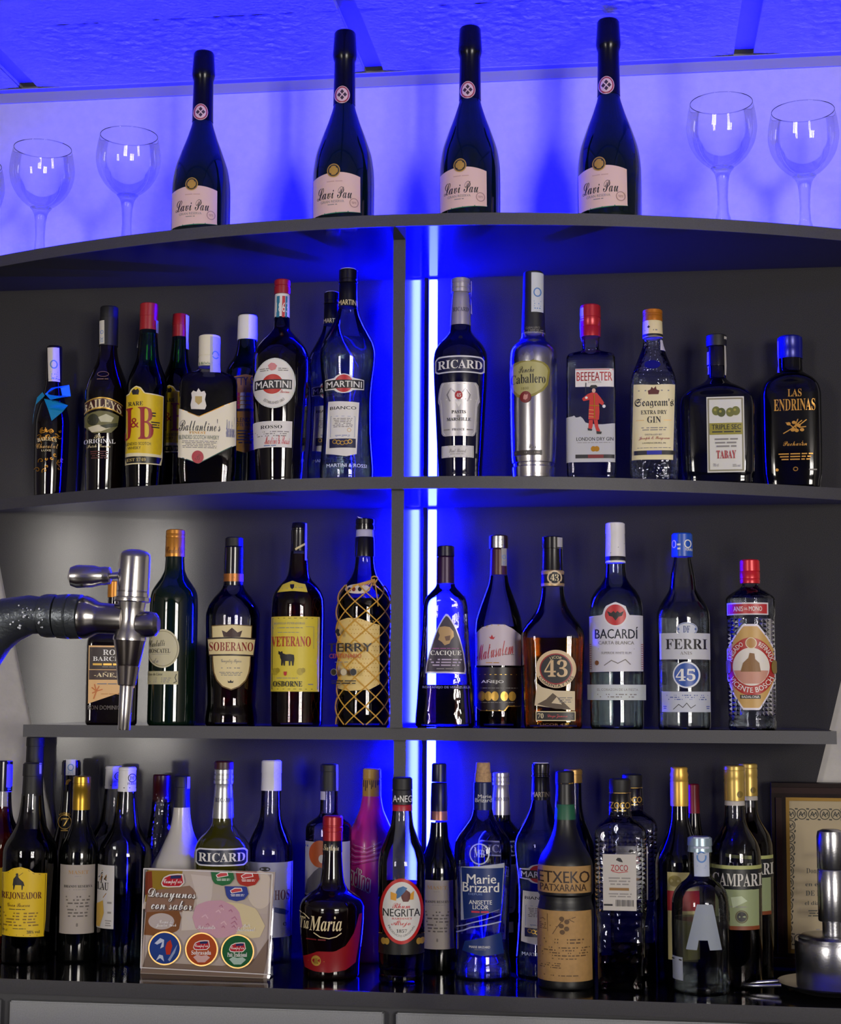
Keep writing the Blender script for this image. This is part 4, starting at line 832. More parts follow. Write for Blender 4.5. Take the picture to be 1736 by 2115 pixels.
b = Bottle('G', 727, [(560, 66), (640, 82), (740, 118), (850, 158), (950, 184), (1060, 190), (1300, 190), (1600, 186), (1770, 182), (1795, 174)], CLEAR, 'rum_bottle', 'dark rum bottle with brown foil and white label with red script', Z3, F3, cxt=735, sb=.06, liq=(985, RUM))
b.part('cap', [(254, 66), (262, 73), (360, 75)], M('#2a1412', .35)); b.part('neck_foil', [(360, 60), (370, 63), (570, 68)], M('#4a2420', .35, .2)); b.label(rect(690, 258, 778, 350), SIL, 'tax_stamp'); b.fine(700, 280, 768, 335, 4, GRY); stamp(b, 755, 355, 798, 495, M('#a8a4a4', .6))
b.label([(548, 1035), (600, 985), (680, 962), (780, 965), (840, 995), (905, 1045), (905, 1290), (548, 1290)], M('#cfc0c8', .5), 'label', nx=26); b.stroke([(552, 1038), (602, 992), (680, 968), (780, 971), (838, 1001), (900, 1050)], 9, M('#c8a878', .5)); b.t('Matusalem', 560, 1100, 845, 1225, M('#b01c24', .45), 'script', slope=-60); b.poly([(670, 1080), (655, 1060), (668, 1066), (680, 1045), (690, 1068), (705, 1060), (692, 1082)], REDP); b.fine(760, 1195, 850, 1210, 1, GRY); b.fine(630, 1262, 735, 1276, 1, GOLD)
b.label([(545, 1305), (905, 1305), (905, 1612), (800, 1612), (775, 1650), (590, 1650), (545, 1612)], M('#1c0e12', .4), 'label', nx=26); b.stroke([(545, 1362), (905, 1362)], 5, GOLDP); b.t('AÑEJO', 595, 1402, 768, 1438, WHT, 'sans'); b.fine(555, 1465, 880, 1476, 1, GRY)
for i, x in enumerate((600, 650, 700, 770, 828)): b.disc(x, 1535, 28, 38, GOLDP); b.ring(x, 1535, 22, 31, 4, M('#8a6420', .4))
b.fine(560, 1580, 850, 1590, 1, GRY); b.stroke([(560, 1628), (590, 1648), (775, 1648), (802, 1612), (890, 1612)], 9, GOLDP); b.done()

b = Bottle('G', 1163, [(640, 84), (740, 94), (820, 118), (900, 165), (970, 215), (1030, 246), (1070, 252), (1130, 250), (1400, 240), (1700, 232), (1795, 222)], CLEAR, 'liqueur_bottle', 'amber liqueur bottle with round black-and-cream number label', Z3, F3, cxt=1163, sb=.012, sq=(3.4, .8, 840, 1040), liq=(1075, GOLDL))
b.part('cap', [(264, 74), (272, 81), (360, 83), (363, 78), (530, 82), (545, 84)], FOIL_BLK); b.label(rect(1200, 268, 1240, 355), M('#b8b4b0', .5), 'tax_stamp'); b.part('neck_ring', [(535, 90), (545, 93), (560, 90), (635, 90), (640, 94), (660, 92)], M('#c8a878', .35, .4)); nr = b.root.children[-1]; b.label(rect(1072, 562, 1252, 632), INK, 'ring_field', parent=nr)
disc_label(b, 1178, 590, 58, 58, M('#d8c098', .4), 'neck_badge', nr); disc_label(b, 1178, 590, 46, 46, INK, 'badge_field', nr); b.t('43', 1146, 562, 1210, 618, CRM, 'serif')
disc_label(b, 1186, 1318, 158, 152, M('#dcc094', .45)); lab = b.last; disc_label(b, 1186, 1318, 128, 124, M('#9a1c22', .4), 'label_ring', lab); disc_label(b, 1186, 1318, 118, 114, INK, 'label_field', lab); b.t('43', 1095, 1245, 1275, 1382, M('#d8b888', .4), 'serif'); b.arc('LICOR', 1186, 1318, 84, 82, 118, 62, 22, CRM, 'sans'); b.arc('CUARENTA Y TRES', 1186, 1318, 128, 124, 205, 335, 22, INK, 'sans', par=lab)
b.label([(1026, 1420), (1080, 1465), (1180, 1490), (1330, 1495), (1330, 1650), (1020, 1610)], M('#d9c7a0', .5), 'label'); b.poly([(1040, 1600), (1110, 1560), (1160, 1510), (1220, 1560), (1300, 1640), (1180, 1635)], M('#5a4a36', .5)); b.poly([(1150, 1590), (1190, 1540), (1230, 1600)], M('#d9c7a0', .5)); b.fine(1200, 1540, 1310, 1590, 3, GRY)
b.label(rect(1030, 1655, 1332, 1732), CRM, 'label_strip'); b.label(rect(1036, 1662, 1326, 1725), M('#16100e', .4), 'strip_field'); b.t('70', 1045, 1672, 1090, 1712, CRM, 'serif'); b.t('Diego Zamora', 1120, 1680, 1270, 1712, M('#d8484a', .4), 'script'); b.fine(1285, 1680, 1312, 1712, 3, GRY); b.t('LICOR 43', 1065, 1752, 1260, 1770, M('#8a5a20', .3), par=b.body, name='embossing'); b.done()

b = Bottle('P', 1272, [(1152, 19.5), (1190, 22), (1205, 29), (1222, 43), (1240, 52), (1258, 55), (1300, 55.5), (1480, 55), (1508, 53)], AQUA, 'rum_bottle', 'clear white rum bottle with tall white cap and red roundel', Z3, F3, sb=.012, liq=(1215, WATER))
b.part('cap', [(1080, 18), (1082, 19.6), (1102, 20), (1103, 19.6), (1150, 20.6)], M('#e0dcde', .45)); b.part('cap_ring', [(1150, 20.4), (1158, 20.8)], INK); b.part('neck_label', [(1158, 20.4), (1163, 20.6)], WHT); b.stroke([(1262, 1142), (1278, 1130), (1290, 1122)], 1.2, GRY)
b.label([(1217, 1272), (1244, 1270), (1250, 1252), (1271, 1243), (1292, 1252), (1298, 1270), (1327, 1270), (1327, 1386), (1217, 1388)], M('#dedce4', .5), 'label', nx=28); lab = b.last
disc_label(b, 1271, 1270, 25, 25, M('#e8e4e6', .5), 'roundel', lab); disc_label(b, 1271, 1270, 21.5, 21.5, M('#c4262a', .4), 'roundel_field', lab)
b.poly([(1254, 1262), (1262, 1266), (1267, 1262), (1271, 1266), (1275, 1262), (1280, 1266), (1288, 1262), (1284, 1272), (1277, 1274), (1271, 1282), (1265, 1274), (1258, 1272)], INK); b.last = lab
b.t('BACARDÍ', 1229, 1294, 1316, 1319, M('#1c2030', .5), 'sans'); b.t('CARTA BLANCA', 1236, 1324, 1308, 1331, GRY, 'sans'); b.stroke([(1236, 1340), (1308, 1340)], 1, GRY); b.t('SUPERIOR WHITE RUM', 1242, 1346, 1302, 1351, GRY); b.disc(1233, 1369, 4, 5, M('#8a5a3a', .4)); b.stroke([(1248, 1374), (1262, 1364), (1275, 1370), (1290, 1362), (1300, 1372)], 2, GRY)
for i in range(12): b.stroke([(1322, 1330 + i * 4.6), (1326, 1330 + i * 4.6)], 1.4, M('#9a3a3a', .5)); b.stroke([(1218, 1330 + i * 4.6), (1222, 1330 + i * 4.6)], 1.4, M('#9a3a3a', .5))
b.label(rect(1217, 1414, 1327, 1446), M('#ccd2d4', .5), 'label'); b.t('EL CORAZON DE LA FIESTA', 1236, 1422, 1312, 1427, GRY); b.fine(1235, 1432, 1310, 1442, 2, GRY); b.done()

b = Bottle('H', 481, [(410, 62), (480, 74), (580, 94), (680, 106), (740, 138), (810, 182), (880, 207), (940, 210), (1300, 209), (1700, 208), (1800, 204)], CLEAR, 'anise_bottle', 'clear bottle with bright blue cap and blue number disc', Z3, F3, cxt=481, sb=.014, liq=(790, WATER))
b.part('cap', [(238, 76), (248, 81), (300, 82), (425, 83)], M('#1650b8', .35)); cp = b.root.children[-1]; b.ring(525, 320, 24, 30, 8, WHT, cp, 'cap_print'); b.ring(418, 320, 14, 28, 7, WHT, cp, 'cap_print'); b.fine(442, 310, 470, 375, 2, WHT, cp); b.t('FERRI', 504, 356, 556, 376, WHT, 'sans', par=cp, name='cap_lettering')
b.label(ell(510, 1000, 82, 54), M('#c6cad4', .5), 'emblem_label'); b.ring(510, 1000, 76, 48, 4, M('#3a5a9a', .5)); b.t('DF', 480, 975, 532, 1028, M('#1a3a7a', .5), 'serif'); [b.poly([(x, 985), (x + 8, 1000), (x, 1015), (x - 8, 1000)], M('#3a5a9a', .5)) for x in (445, 575)]
b.label(rect(298, 1032, 686, 1242), M('#cbccd2', .5), 'label'); b.t('FERRI', 345, 1080, 662, 1160, INK, 'serif'); b.t('ANIS', 455, 1178, 545, 1205, GRY, 'serif')
disc_label(b, 502, 1365, 104, 106, M('#dfe2e8', .5)); disc_label(b, 500, 1365, 92, 94, M('#1248a0', .4), 'label_field'); b.t('45', 420, 1318, 568, 1414, WHT, 'serif')
b.label(rect(312, 1498, 680, 1662), M('#c2c6d2', .5), 'label'); b.fine(345, 1520, 665, 1570, 3, M('#4a5a9a', .5)); b.stroke([(400, 1640), (440, 1600), (470, 1625), (500, 1590), (530, 1630), (565, 1605)], 5, INK); b.fine(325, 1610, 350, 1640, 2, M('#3a4aa0', .5)); b.fine(645, 1610, 670, 1640, 2, M('#3a4aa0', .5)); b.done()

b = Bottle('H', 1020, [(625, 60), (650, 62), (680, 90), (715, 145), (745, 182), (765, 192), (895, 192), (905, 186), (940, 186), (1300, 188), (1690, 186), (1705, 180), (1722, 180), (1735, 187), (1810, 186), (1822, 178)], glass((.92, .93, .97), (.4, .42, .6), .02, .8, 70), 'anise_bottle', 'faceted clear anise bottle with red cap and tall hexagonal label', Z3, F3, cxt=1022, sb=.014, liq=(760, WATER))
b.part('cap', [(448, 72), (458, 78), (540, 80), (543, 76), (548, 80), (600, 80), (603, 77), (610, 80), (638, 78)], M('#c8202a', .3, .2))
b.label(rect(838, 788, 1160, 886), M('#d8d0d4', .4), 'collar_label'); b.label(rect(848, 800, 1150, 876), M('#b8282e', .4), 'collar_field'); b.t('ANIS', 890, 818, 965, 858, WHT, 'sans'); b.t('MONO', 1010, 818, 1112, 856, WHT, 'sans'); b.t('DEL', 972, 830, 1002, 848, WHT)
b.studs(832, 915, 1210, 1690, 12, 22, glass((.95, .96, .98), (.7, .72, .8), .08, refl=.05), lambda x, y: abs(x - 1019) / 190 + max(0, abs(y - 1302) - 100) / 420 < .9)
hx = [(962, 960), (1075, 960), (1150, 1060), (1206, 1160), (1206, 1400), (1150, 1530), (1080, 1645), (950, 1645), (880, 1530), (832, 1400), (832, 1160), (890, 1060)]; sh = lambda k: [(1019 + (x - 1019) * k, 1302 + (y - 1302) * k) for x, y in hx]
b.label(hx, M('#e2dce6', .45), 'label', nx=28); lab = b.last; b.label(sh(.95), M('#c9a05a', .45), 'label_field', parent=lab, nx=28)
disc_label(b, 1019, 1300, 186, 232, M('#b02a24', .45), 'label_ring', lab); disc_label(b, 1019, 1300, 140, 152, M('#e4ddd2', .5), 'label_picture', lab); pic = b.last
b.arc('ANISADO', 1019, 1300, 146, 178, 168, 112, 38, WHT, 'sans', par=lab); b.arc('REFINADO', 1019, 1300, 146, 178, 68, 12, 38, WHT, 'sans', par=lab); disc_label(b, 1022, 1112, 40, 42, M('#b98a4a', .4), 'medal', lab); b.ring(1022, 1112, 40, 42, 6, M('#e0d0b0', .4)); b.last = lab
b.poly([(890, 1330), (1148, 1330), (1130, 1390), (1080, 1435), (960, 1435), (910, 1390)], M('#c8907a', .5), pic, 'picture_ground'); b.arc('VICENTE BOSCH', 1019, 1300, 148, 166, 206, 334, 42, WHT, 'sans', par=lab); b.poly([(940, 1340), (960, 1270), (1000, 1230), (1010, 1190), (1045, 1195), (1050, 1240), (1080, 1270), (1090, 1340)], M('#8a6234', .5), pic, 'picture_shape'); b.label(rect(935, 1525, 1085, 1555), INK, 'place_band', parent=lab); b.t('BADALONA', 945, 1530, 1076, 1550, WHT, 'sans')
for x in (848, 1192): disc_label(b, x, 1300, 24, 56, M('#8a7030', .45), 'medal', lab)
b.done()
# ---------------------------------------------------------------- bottom counter, back row first
CT = dict(zb=Z4, front=F4)
b = Bottle('I', 225, [(120, 58), (420, 62), (600, 80), (760, 105), (900, 118), (1700, 118)], M('#050506', .3), 'wine_bottle', 'tall black bottle reaching the shelf underside, behind the yellow-label brandy', cxt=228, sb=2.818, **CT)
b.part('capsule', [(72, 58), (80, 63), (140, 64), (143, 61), (300, 64)], BLKM); b.done()
b = Bottle('I', 482, [(240, 60), (470, 64), (560, 70), (680, 86), (800, 112), (900, 128), (1650, 128)], DARK, 'wine_bottle', 'black bottle with gold figure seven on its neck', cxt=492, sb=2.795, **CT)
b.part('capsule', [(246, 62), (254, 66), (345, 67)], FOIL_BLK); stamp(b, 455, 236, 520, 348)
G7 = M('#c8a04a', .35, .5); b.ring(455, 680, 44, 50, 5, G7, b.body); b.t('7', 432, 652, 482, 708, G7, 'serif', par=b.body); b.arc('MADRID', 455, 680, 48, 54, 130, 50, 15, G7, 'sans', par=b.body); b.fine(430, 735, 485, 748, 1, G7, b.body); b.poly([(455, 415), (460, 385), (478, 375), (495, 382), (480, 395), (472, 415)], G7, b.body); b.done()
WC = M('#dddbe0', .45)
def white_cap(fr, label, sb=None, base=None, lab=True):
    b = Bottle(fr, 880, [(440, 62), (520, 70), (640, 84), (720, 102), (790, 142), (850, 176), (910, 186), (1100, 187), (1660, 184), (1700, 178)], CLEAR, 'anise_bottle', label, cxt=890, sb=sb or .02, base=base, liq=(1170, liquid((.55, .6, .62))), group='clear bottles with white printed caps', **CT)
    b.part('cap', [(288, 60), (296, 64), (310, 65), (313, 62), (440, 64), (446, 66), (462, 64)], WC); cp = b.root.children[-1]
    b.ring(925, 368, 26, 28, 6, INK, cp, 'cap_print'); b.t('DF', 908, 354, 942, 382, INK, 'serif', par=cp, name='cap_lettering'); b.t('FERRI', 893, 400, 950, 416, INK, 'serif', par=cp, name='cap_lettering'); b.stroke([(828, 438), (950, 438)], 6, INK, cp, 'cap_print')
    if lab:
        b.label(rect(694, 990, 814, 1440), M('#c4c0bc', .5), 'label')
        for i in range(4): b.stroke([(700 + 8 * i, 1060 + 20 * i), (730, 1030 + 14 * i), (760, 1060 + 12 * i), (745, 1090)], 6, INK if i % 2 else GOLD)
        b.t('LAU', 698, 1112, 776, 1168, INK, 'serif'); b.stroke([(700, 1190), (740, 1220), (760, 1190)], 5, GOLD); b.poly([(698, 1270), (740, 1240), (748, 1330), (720, 1430), (698, 1430)], M('#c09a40', .5)); b.fine(770, 1230, 800, 1370, 2, GRY, fill=.2); b.fine(756, 1375, 800, 1425, 3, GRY)
    return b.done()
white_cap(shifted('I', .93, (890, 290), (795, 282)), 'clear bottle with white printed cap, the further one of the pair', sb=2.80, lab=False)
b = Bottle('I', 1135, [(520, 66), (600, 72), (680, 82), (760, 94), (830, 102), (1000, 108), (1650, 108)], glass((.92, .92, .93), (.4, .42, .46), .03, .5, 120), 'spirit_bottle', 'clear bottle with dark red cap behind the white cone-shaped bottle', sb=2.816, **CT)
b.part('cap', [(340, 60), (350, 64), (440, 65), (443, 63), (535, 66)], M('#3a0c10', .3, coat=.5)); b.fine(1095, 475, 1185, 520, 2, GRY, b.root.children[-1]); b.done()
RIC_L = dict(zb=Z4, front=F4)
b = ricard(shifted('J', .93, (425, 138), (197, 300)), Z4, F4, 'olive-green anise bottle with silver neck and added maroon cap behind the breakfast card', M('#3a380a', .06, spec=.7), M('#bfc0c2', .25, .8), M('#101a38', .4), sb=2.683, lower=False); b.part('stopper', [(80, 68), (90, 73), (140, 74)], M('#3c1418', .4)); b.done()  # maroon piece is the cap of a bottle behind, added on top here
b = ricard(shifted('K', .80, (425, 138), (668, 325)), Z4, F4, 'dark anise bottle with silver cap behind the blue-label anisette', M('#07060a', .06, spec=.6), M('#c0bcba', .28, .7), M('#101030', .4), sb=2.765); b.done()
b = Bottle('K', 1182, [(390, 58), (560, 62), (660, 80), (760, 120), (860, 150), (1650, 150)], BLUEG, 'spirit_bottle', 'bottle with gold cap mostly hidden behind the matte black kraft-label bottle', sb=2.785, **CT); b.part('cap', [(302, 60), (310, 66), (340, 67), (343, 64), (400, 66)], M('#b08a4a', .35, .5)); b.done()
bianco(shifted('K', .86, (1082, 65), (953, 258)), Z4, F4, 'clear waisted vermouth bottle on the counter, left of the kraft-label bottle', sb=.14)

b = Bottle('I', -8, [(455, 66), (560, 72), (640, 84), (720, 118), (800, 150), (900, 160), (1690, 155)], CLEAR, 'brandy_bottle', 'brandy bottle cut by the left picture edge, purple tax stamp on its cap', sb=2.74, liq=(575, BRANDY), **CT)
b.part('cap', [(243, 66), (250, 70), (460, 72)], FOIL_BLK); stamp(b, 20, 246, 62, 470, M('#7a6a96', .6)); b.label(rect(-140, 1005, 20, 1490), YEL, 'label'); b.fine(-20, 1270, 14, 1420, 5, INK); b.done()
b = Bottle('I', 190, [(478, 72), (580, 80), (680, 98), (760, 135), (820, 172), (880, 190), (1000, 192), (1400, 180), (1660, 168), (1700, 160)], CLEAR, 'brandy_bottle', 'brandy bottle with black stopper and arched yellow horseman label', cxt=226, base=1700, liq=(740, liquid((.03, .012, .01))), **CT)
b.part('cap', [(258, 62), (266, 68), (350, 70), (353, 66), (492, 70)], BLKM); stamp(b, 275, 262, 290, 340, M('#b8b8c0', .6), False)
b.label([(20, 1045), (60, 1035), (95, 1010), (150, 998), (205, 1015), (240, 1040), (330, 1050), (315, 1500), (20, 1490)], YEL, 'label', nx=28); b.stroke([(26, 1052), (62, 1043), (97, 1018), (150, 1007), (203, 1024), (238, 1048), (320, 1058), (307, 1488), (28, 1480)], 4, M('#7a5c08', .5), closed=True)
b.poly([(95, 1130), (100, 1085), (118, 1062), (116, 1048), (128, 1042), (134, 1052), (130, 1066), (145, 1085), (168, 1105), (176, 1135), (166, 1130), (162, 1162), (156, 1162), (154, 1128), (112, 1128), (104, 1162), (98, 1160), (98, 1132)], INK); b.stroke([(120, 1075), (165, 1040)], 3, INK)
b.t('REJONEADOR', 18, 1178, 292, 1232, M('#5a160c', .5), 'serif'); b.t('Gran Reserva', 60, 1255, 212, 1282, M('#6a4a0a', .5), 'script'); b.fine(70, 1295, 185, 1306, 1, INK); b.fine(30, 1318, 270, 1425, 5, M('#8a6a10', .5)); b.fine(95, 1432, 185, 1442, 1, INK); b.t('38% vol', 190, 1450, 278, 1472, INK, 'serif'); b.t('70 cl', 24, 1440, 60, 1456, INK); b.done()

GRE = M('#a49a90', .6)
def maset(fr, label, caps, base=None, sb=.02, cx=556, cxt=567):
    b = Bottle(fr, cx, [(570, 58), (680, 68), (760, 92), (840, 124), (920, 137), (1000, 138), (1400, 134), (1690, 126)], M('#040504', .07, spec=.6), 'wine_bottle', label, cxt=cxt, base=base, sb=sb, group='slim dark bottles with greige text labels', **CT)
    for n, p, m in caps: b.part(n, p, m)
    b.label(rect(430, 985, 670, 1475), GRE, 'label'); b.t('MASET', 486, 1024, 626, 1050, M('#a8814a', .45), 'serif'); b.fine(530, 1062, 575, 1070, 1, GRY); b.t('BRANDY RESERVA', 458, 1128, 652, 1146, INK, 'serif'); b.fine(490, 1155, 615, 1166, 1, GRY); b.fine(470, 1200, 640, 1360, 7, M('#5c544c', .5)); b.t('8', 545, 1398, 558, 1422, INK)
    return b.done()
maset('I', 'slim dark bottle with gold capsule and greige text label', [('capsule', [(353, 56), (360, 61), (400, 63), (403, 60), (445, 62), (448, 60), (520, 62), (592, 62)], M('#b8922e', .3, .7))], base=1685)
maset(shifted('K', 1.0, (556, 985), (215, 1095)), 'slim dark bottle with blue cap and rose capsule, left of the blue-label anisette', [('capsule', [(290, 56), (420, 60), (550, 60)], M('#141430', .35, .3)), ('cap', [(152, 48), (160, 52), (285, 54)], M('#0c0c28', .35)), ('foil_band', [(420, 58), (556, 62)], M('#a8705c', .35, .4))], sb=2.70, cxt=578)
white_cap('I', 'clear bottle with white printed cap and narrow ornate label, left of the breakfast card', base=1708)
b = Bottle('I', 1278, [(555, 56), (640, 64), (740, 84), (820, 116), (900, 156), (960, 188), (1010, 203), (1080, 205), (1600, 200), (1690, 190)], M('#c4bfb8', .35, coat=.3), 'liqueur_bottle', 'opaque white cone-shaped bottle with black neck cap behind the breakfast card', cxt=1278, sb=2.738, **CT)
b.part('cap', [(354, 54), (360, 57), (430, 58), (433, 55), (575, 60)], BLKM); stamp(b, 1312, 360, 1332, 445, M('#a898d8', .6), False); b.done()
b = Bottle('J', 540, [(445, 68), (560, 70), (640, 78), (700, 98), (770, 130), (840, 155), (900, 163), (1500, 162), (1680, 158)], CLEAR, 'spirit_bottle', 'clear bottle with white cap and pale label, right of the breakfast card', sb=2.74, liq=(985, WATER), **CT)
b.part('cap', [(240, 66), (250, 71), (330, 72), (333, 70), (455, 72)], M('#dcdae2', .45)); b.label(rect(380, 968, 702, 1502), M('#8f8fae', .5), 'label'); b.disc(505, 1015, 38, 16, INK); b.t('HOS', 575, 1165, 682, 1236, M('#4a1030', .5), 'serif'); b.poly([(575, 1285), (640, 1300), (678, 1322), (660, 1345), (600, 1330), (575, 1320)], M('#1c2c70', .5)); b.t('e', 635, 1395, 662, 1422, INK); b.fine(625, 1435, 690, 1490, 5, GRY); b.done()
b = Bottle('S', 253, [(320, 80), (540, 84), (580, 105), (620, 165), (660, 208), (700, 218), (1300, 218), (1900, 212)], CLEAR, 'spirit_bottle', 'clear bottle with black cap and orange sun label behind the red-and-black bottle', sb=2.722, cxt=275, liq=(810, WATER), **CT)
b.part('cap', [(80, 76), (92, 84), (150, 86), (154, 82), (220, 86), (335, 86)], BLKM); stamp(b, 340, 90, 362, 340, M('#9090e0', .6), False); b.label(rect(165, 345, 240, 425), M('#b8b4d0', .6), 'tax_stamp')
b.label(rect(34, 825, 470, 1340), M('#b9b4ba', .5), 'label'); b.label(ell(190, 940, 105, 130), M('#c85a1e', .45), 'sun'); b.disc(205, 985, 30, 40, WHT); b.poly([(45, 1320), (70, 1190), (130, 1110), (180, 1065), (260, 1080), (300, 1330)], M('#585460', .5)); b.fine(40, 850, 80, 890, 1, M('#3a4aa0', .5)); b.done()

TM = M('#0b0304', .07, spec=.6)
b = Bottle('J', 975, [(880, 66), (1000, 74), (1100, 86), (1150, 110), (1190, 165), (1230, 210), (1280, 228), (1360, 228), (1500, 218), (1700, 200), (1790, 190), (1808, 182)], TM, 'liqueur_bottle', 'bulbous dark liqueur bottle with red cap and red lower label', cxt=984, base=1812, **CT)
b.part('cap', [(634, 66), (644, 71), (700, 72), (703, 69), (712, 69), (715, 72), (745, 72), (748, 69), (810, 70)], M('#a01a20', .3, .2)); b.part('neck_foil', [(805, 67), (892, 70)], FOIL_BLK); b.t('Tia Maria', 920, 840, 1028, 884, M('#d8c8a0', .4), 'script', par=b.root.children[-1], name='neck_lettering')
b.label([(775, 1650), (880, 1600), (1000, 1600), (1080, 1560), (1140, 1470), (1175, 1345), (1195, 1345), (1180, 1500), (1150, 1690), (1080, 1735), (960, 1750), (860, 1745), (785, 1725)], M('#8a1018', .35), 'label', nx=28); lab = b.last
b.disc(870, 1668, 34, 38, GOLDP); b.stroke([(815, 1672), (930, 1672)], 3, GOLDP); b.poly([(860, 1650), (880, 1650), (886, 1690), (854, 1690)], M('#8a6a20', .4)); CR = M('#d9c79a', .4)
b.t('Tia', 756, 1362, 818, 1448, CR, 'ital', par=b.body); b.t('Maria', 822, 1350, 1050, 1456, CR, 'ital', par=b.body); b.stroke([(855, 1470), (900, 1498), (960, 1507), (1010, 1495), (1045, 1470)], 7, CR, b.body); b.stroke([(748, 1332), (790, 1345), (822, 1372)], 7, CR, b.body); b.fine(800, 1508, 940, 1528, 1, M('#6a1014', .5), b.body); b.done()

b = Bottle('J', 1250, [(490, 66), (580, 82), (660, 114), (740, 148), (820, 168), (900, 174), (1200, 168), (1500, 152), (1780, 142)], M('#dc2c9c', .3, coat=.3), 'liqueur_bottle', 'magenta pink bottle with splattered yellow cap', cxt=1267, sb=2.785, **CT)
b.part('cap', [(298, 60), (306, 64), (370, 66), (373, 62), (382, 66), (500, 67)], M('#d8a82a', .4)); cp = b.root.children[-1]; rnd = random.Random(9)
for i in range(9): x = 1212 + 13 * i; b.stroke([(x, 385), (x + rnd.uniform(-4, 4), 385 + rnd.uniform(25, 80))], 6, M('#3a2a10', .5), cp, 'splatter')
LP = M('#e88ac8', .4); b.label(rect(1180, 1000, 1182, 1002), LP, 'print'); pr_ = b.last
for i in range(8): b.stroke([(1105 + 4 * i, 810 + 26 * i), (1150, 850 + 20 * i), (1230, 868 + 14 * i), (1330, 820 + 18 * i)], 7, LP if i % 2 == 0 else M('#a01468', .4), pr_, 'swirl')
for dx, dy in ((-7, 0), (7, 0), (0, -7), (0, 7)): b.t('ladina', 1098 + dx, 1015 + dy, 1252 + dx, 1150 + dy, WHT, 'slant', slope=70, par=pr_, name='lettering_outline')
b.t('ladina', 1098, 1015, 1252, 1150, M('#c0187a', .4), 'slant', slope=70, par=pr_); b.done()

b = Bottle('P', 829, [(1673, 20), (1700, 23), (1730, 33), (1760, 45), (1785, 49), (1900, 48.5), (1985, 46.5), (1998, 46), (2000, 44.5), (2008, 44.5), (2010, 46), (2030, 44), (2036, 42)], CLEAR, 'rum_bottle', 'dark rum bottle with black cap and red-ringed oval label, front centre', base=2036, liq=(1822, RUM), **CT)
b.part('cap', [(1605, 19), (1608, 20.5), (1630, 21)], BLKM); b.part('neck_label', [(1630, 20.6), (1661, 21.2)], INK); nl = b.root.children[-1]; b.part('neck_band', [(1661, 20.5), (1674, 20.8)], M('#a81c30', .4)); b.t('A•NEG', 810, 1643, 849, 1657, WHT, 'sans', par=nl, name='neck_lettering'); b.stroke([(808, 1633), (850, 1633)], 2, WHT, nl, 'neck_line'); b.stroke([(808, 1660), (850, 1660)], 2, WHT, nl, 'neck_line')
b.label(rect(783, 1931, 876, 1972), M('#12100c', .4), 'label_band'); b.stroke([(783, 1931), (876, 1931)], 1.5, GOLDP); b.stroke([(783, 1970), (876, 1970)], 1.5, GOLDP); [b.disc(x, 1945, 5, 7, GOLDP) for x in (793, 800, 864, 871)]
b.label(ell(829, 1882, 44, 68, 40), M('#b8201c', .4), 'label_border'); lab = b.last; b.label(ell(829, 1882, 38, 61, 40), M('#d5d2cc', .5), 'label', parent=lab)
b.t('NEGRITA', 792, 1877, 866, 1893, INK, 'sans'); b.t('Rhum', 811, 1865, 846, 1876, REDP, 'script'); b.t('BARDINET', 810, 1895, 850, 1899, REDP, 'serif'); b.t('Añejo', 809, 1901, 847, 1915, REDP, 'script'); b.t('1857', 819, 1919, 840, 1926, INK, 'serif'); b.arc('PRODUCTO ORIGINAL', 829, 1882, 29, 49, 215, 325, 4, INK)
b.poly([(826, 1838), (836, 1836), (845, 1843), (847, 1853), (842, 1862), (832, 1862), (829, 1855)], M('#5a1410', .5)); b.poly([(818, 1842), (822, 1834), (832, 1830), (840, 1834), (834, 1843), (826, 1852), (820, 1856)], M('#3a6a9a', .5)); b.poly([(808, 1842), (820, 1846), (818, 1860), (808, 1858)], M('#d8982a', .5)); b.poly([(846, 1846), (853, 1840), (852, 1858), (845, 1858)], M('#d8982a', .5)); b.done()

b = Bottle('K', 538, [(575, 66), (640, 80), (710, 124), (770, 168), (830, 196), (900, 202), (1100, 196), (1400, 186), (1600, 184), (1650, 190), (1720, 202), (1790, 206), (1818, 198)], CLEAR, 'anise_bottle', 'clear anisette bottle with cork stopper and blue slanted label', cxt=540, base=1822, liq=(985, WATER), **CT)
b.part('cork', [(256, 50), (262, 54), (330, 54), (333, 58), (395, 60)], M('#b8946a', .7, grain=.2, gscale=300)); b.part('neck_foil', [(393, 64), (400, 66), (592, 68)], M('#142050', .35, .2)); b.t('Marie', 505, 485, 598, 512, WHT, par=b.root.children[-1], name='neck_lettering'); b.t('Brizard', 486, 512, 602, 540, WHT, par=b.root.children[-1], name='neck_lettering')
b.ring(515, 908, 66, 72, 9, M('#b8bcc8', .3), b.body); b.t('MB', 478, 878, 552, 930, M('#b8bcc8', .3), 'serif', par=b.body)
BL = M('#16306e', .4); b.label([(385, 1005), (690, 975), (690, 1010), (668, 1300), (385, 1388)], M('#b4b8c4', .5), 'label'); b.label([(388, 1008), (684, 1008), (666, 1298), (390, 1385)], BL, 'label_field'); b.t('Marie', 428, 1052, 632, 1118, WHT, 'sans'); b.t('Brizard', 398, 1112, 652, 1180, WHT, 'sans'); b.t('DEPUIS', 440, 1186, 535, 1200, M('#8aa0d0', .5)); b.t('ANISETTE', 442, 1236, 602, 1266, WHT, 'sans'); b.t('LICOR', 468, 1270, 578, 1300, WHT, 'sans'); b.fine(458, 1308, 585, 1324, 1, M('#c82a4a', .5), fill=.8)
b.label([(400, 1535), (680, 1462), (682, 1618), (530, 1632), (398, 1600)], BL, 'label'); b.t('MARIE BRIZARD', 446, 1560, 588, 1576, WHT); b.fine(480, 1582, 560, 1590, 1, GRY)
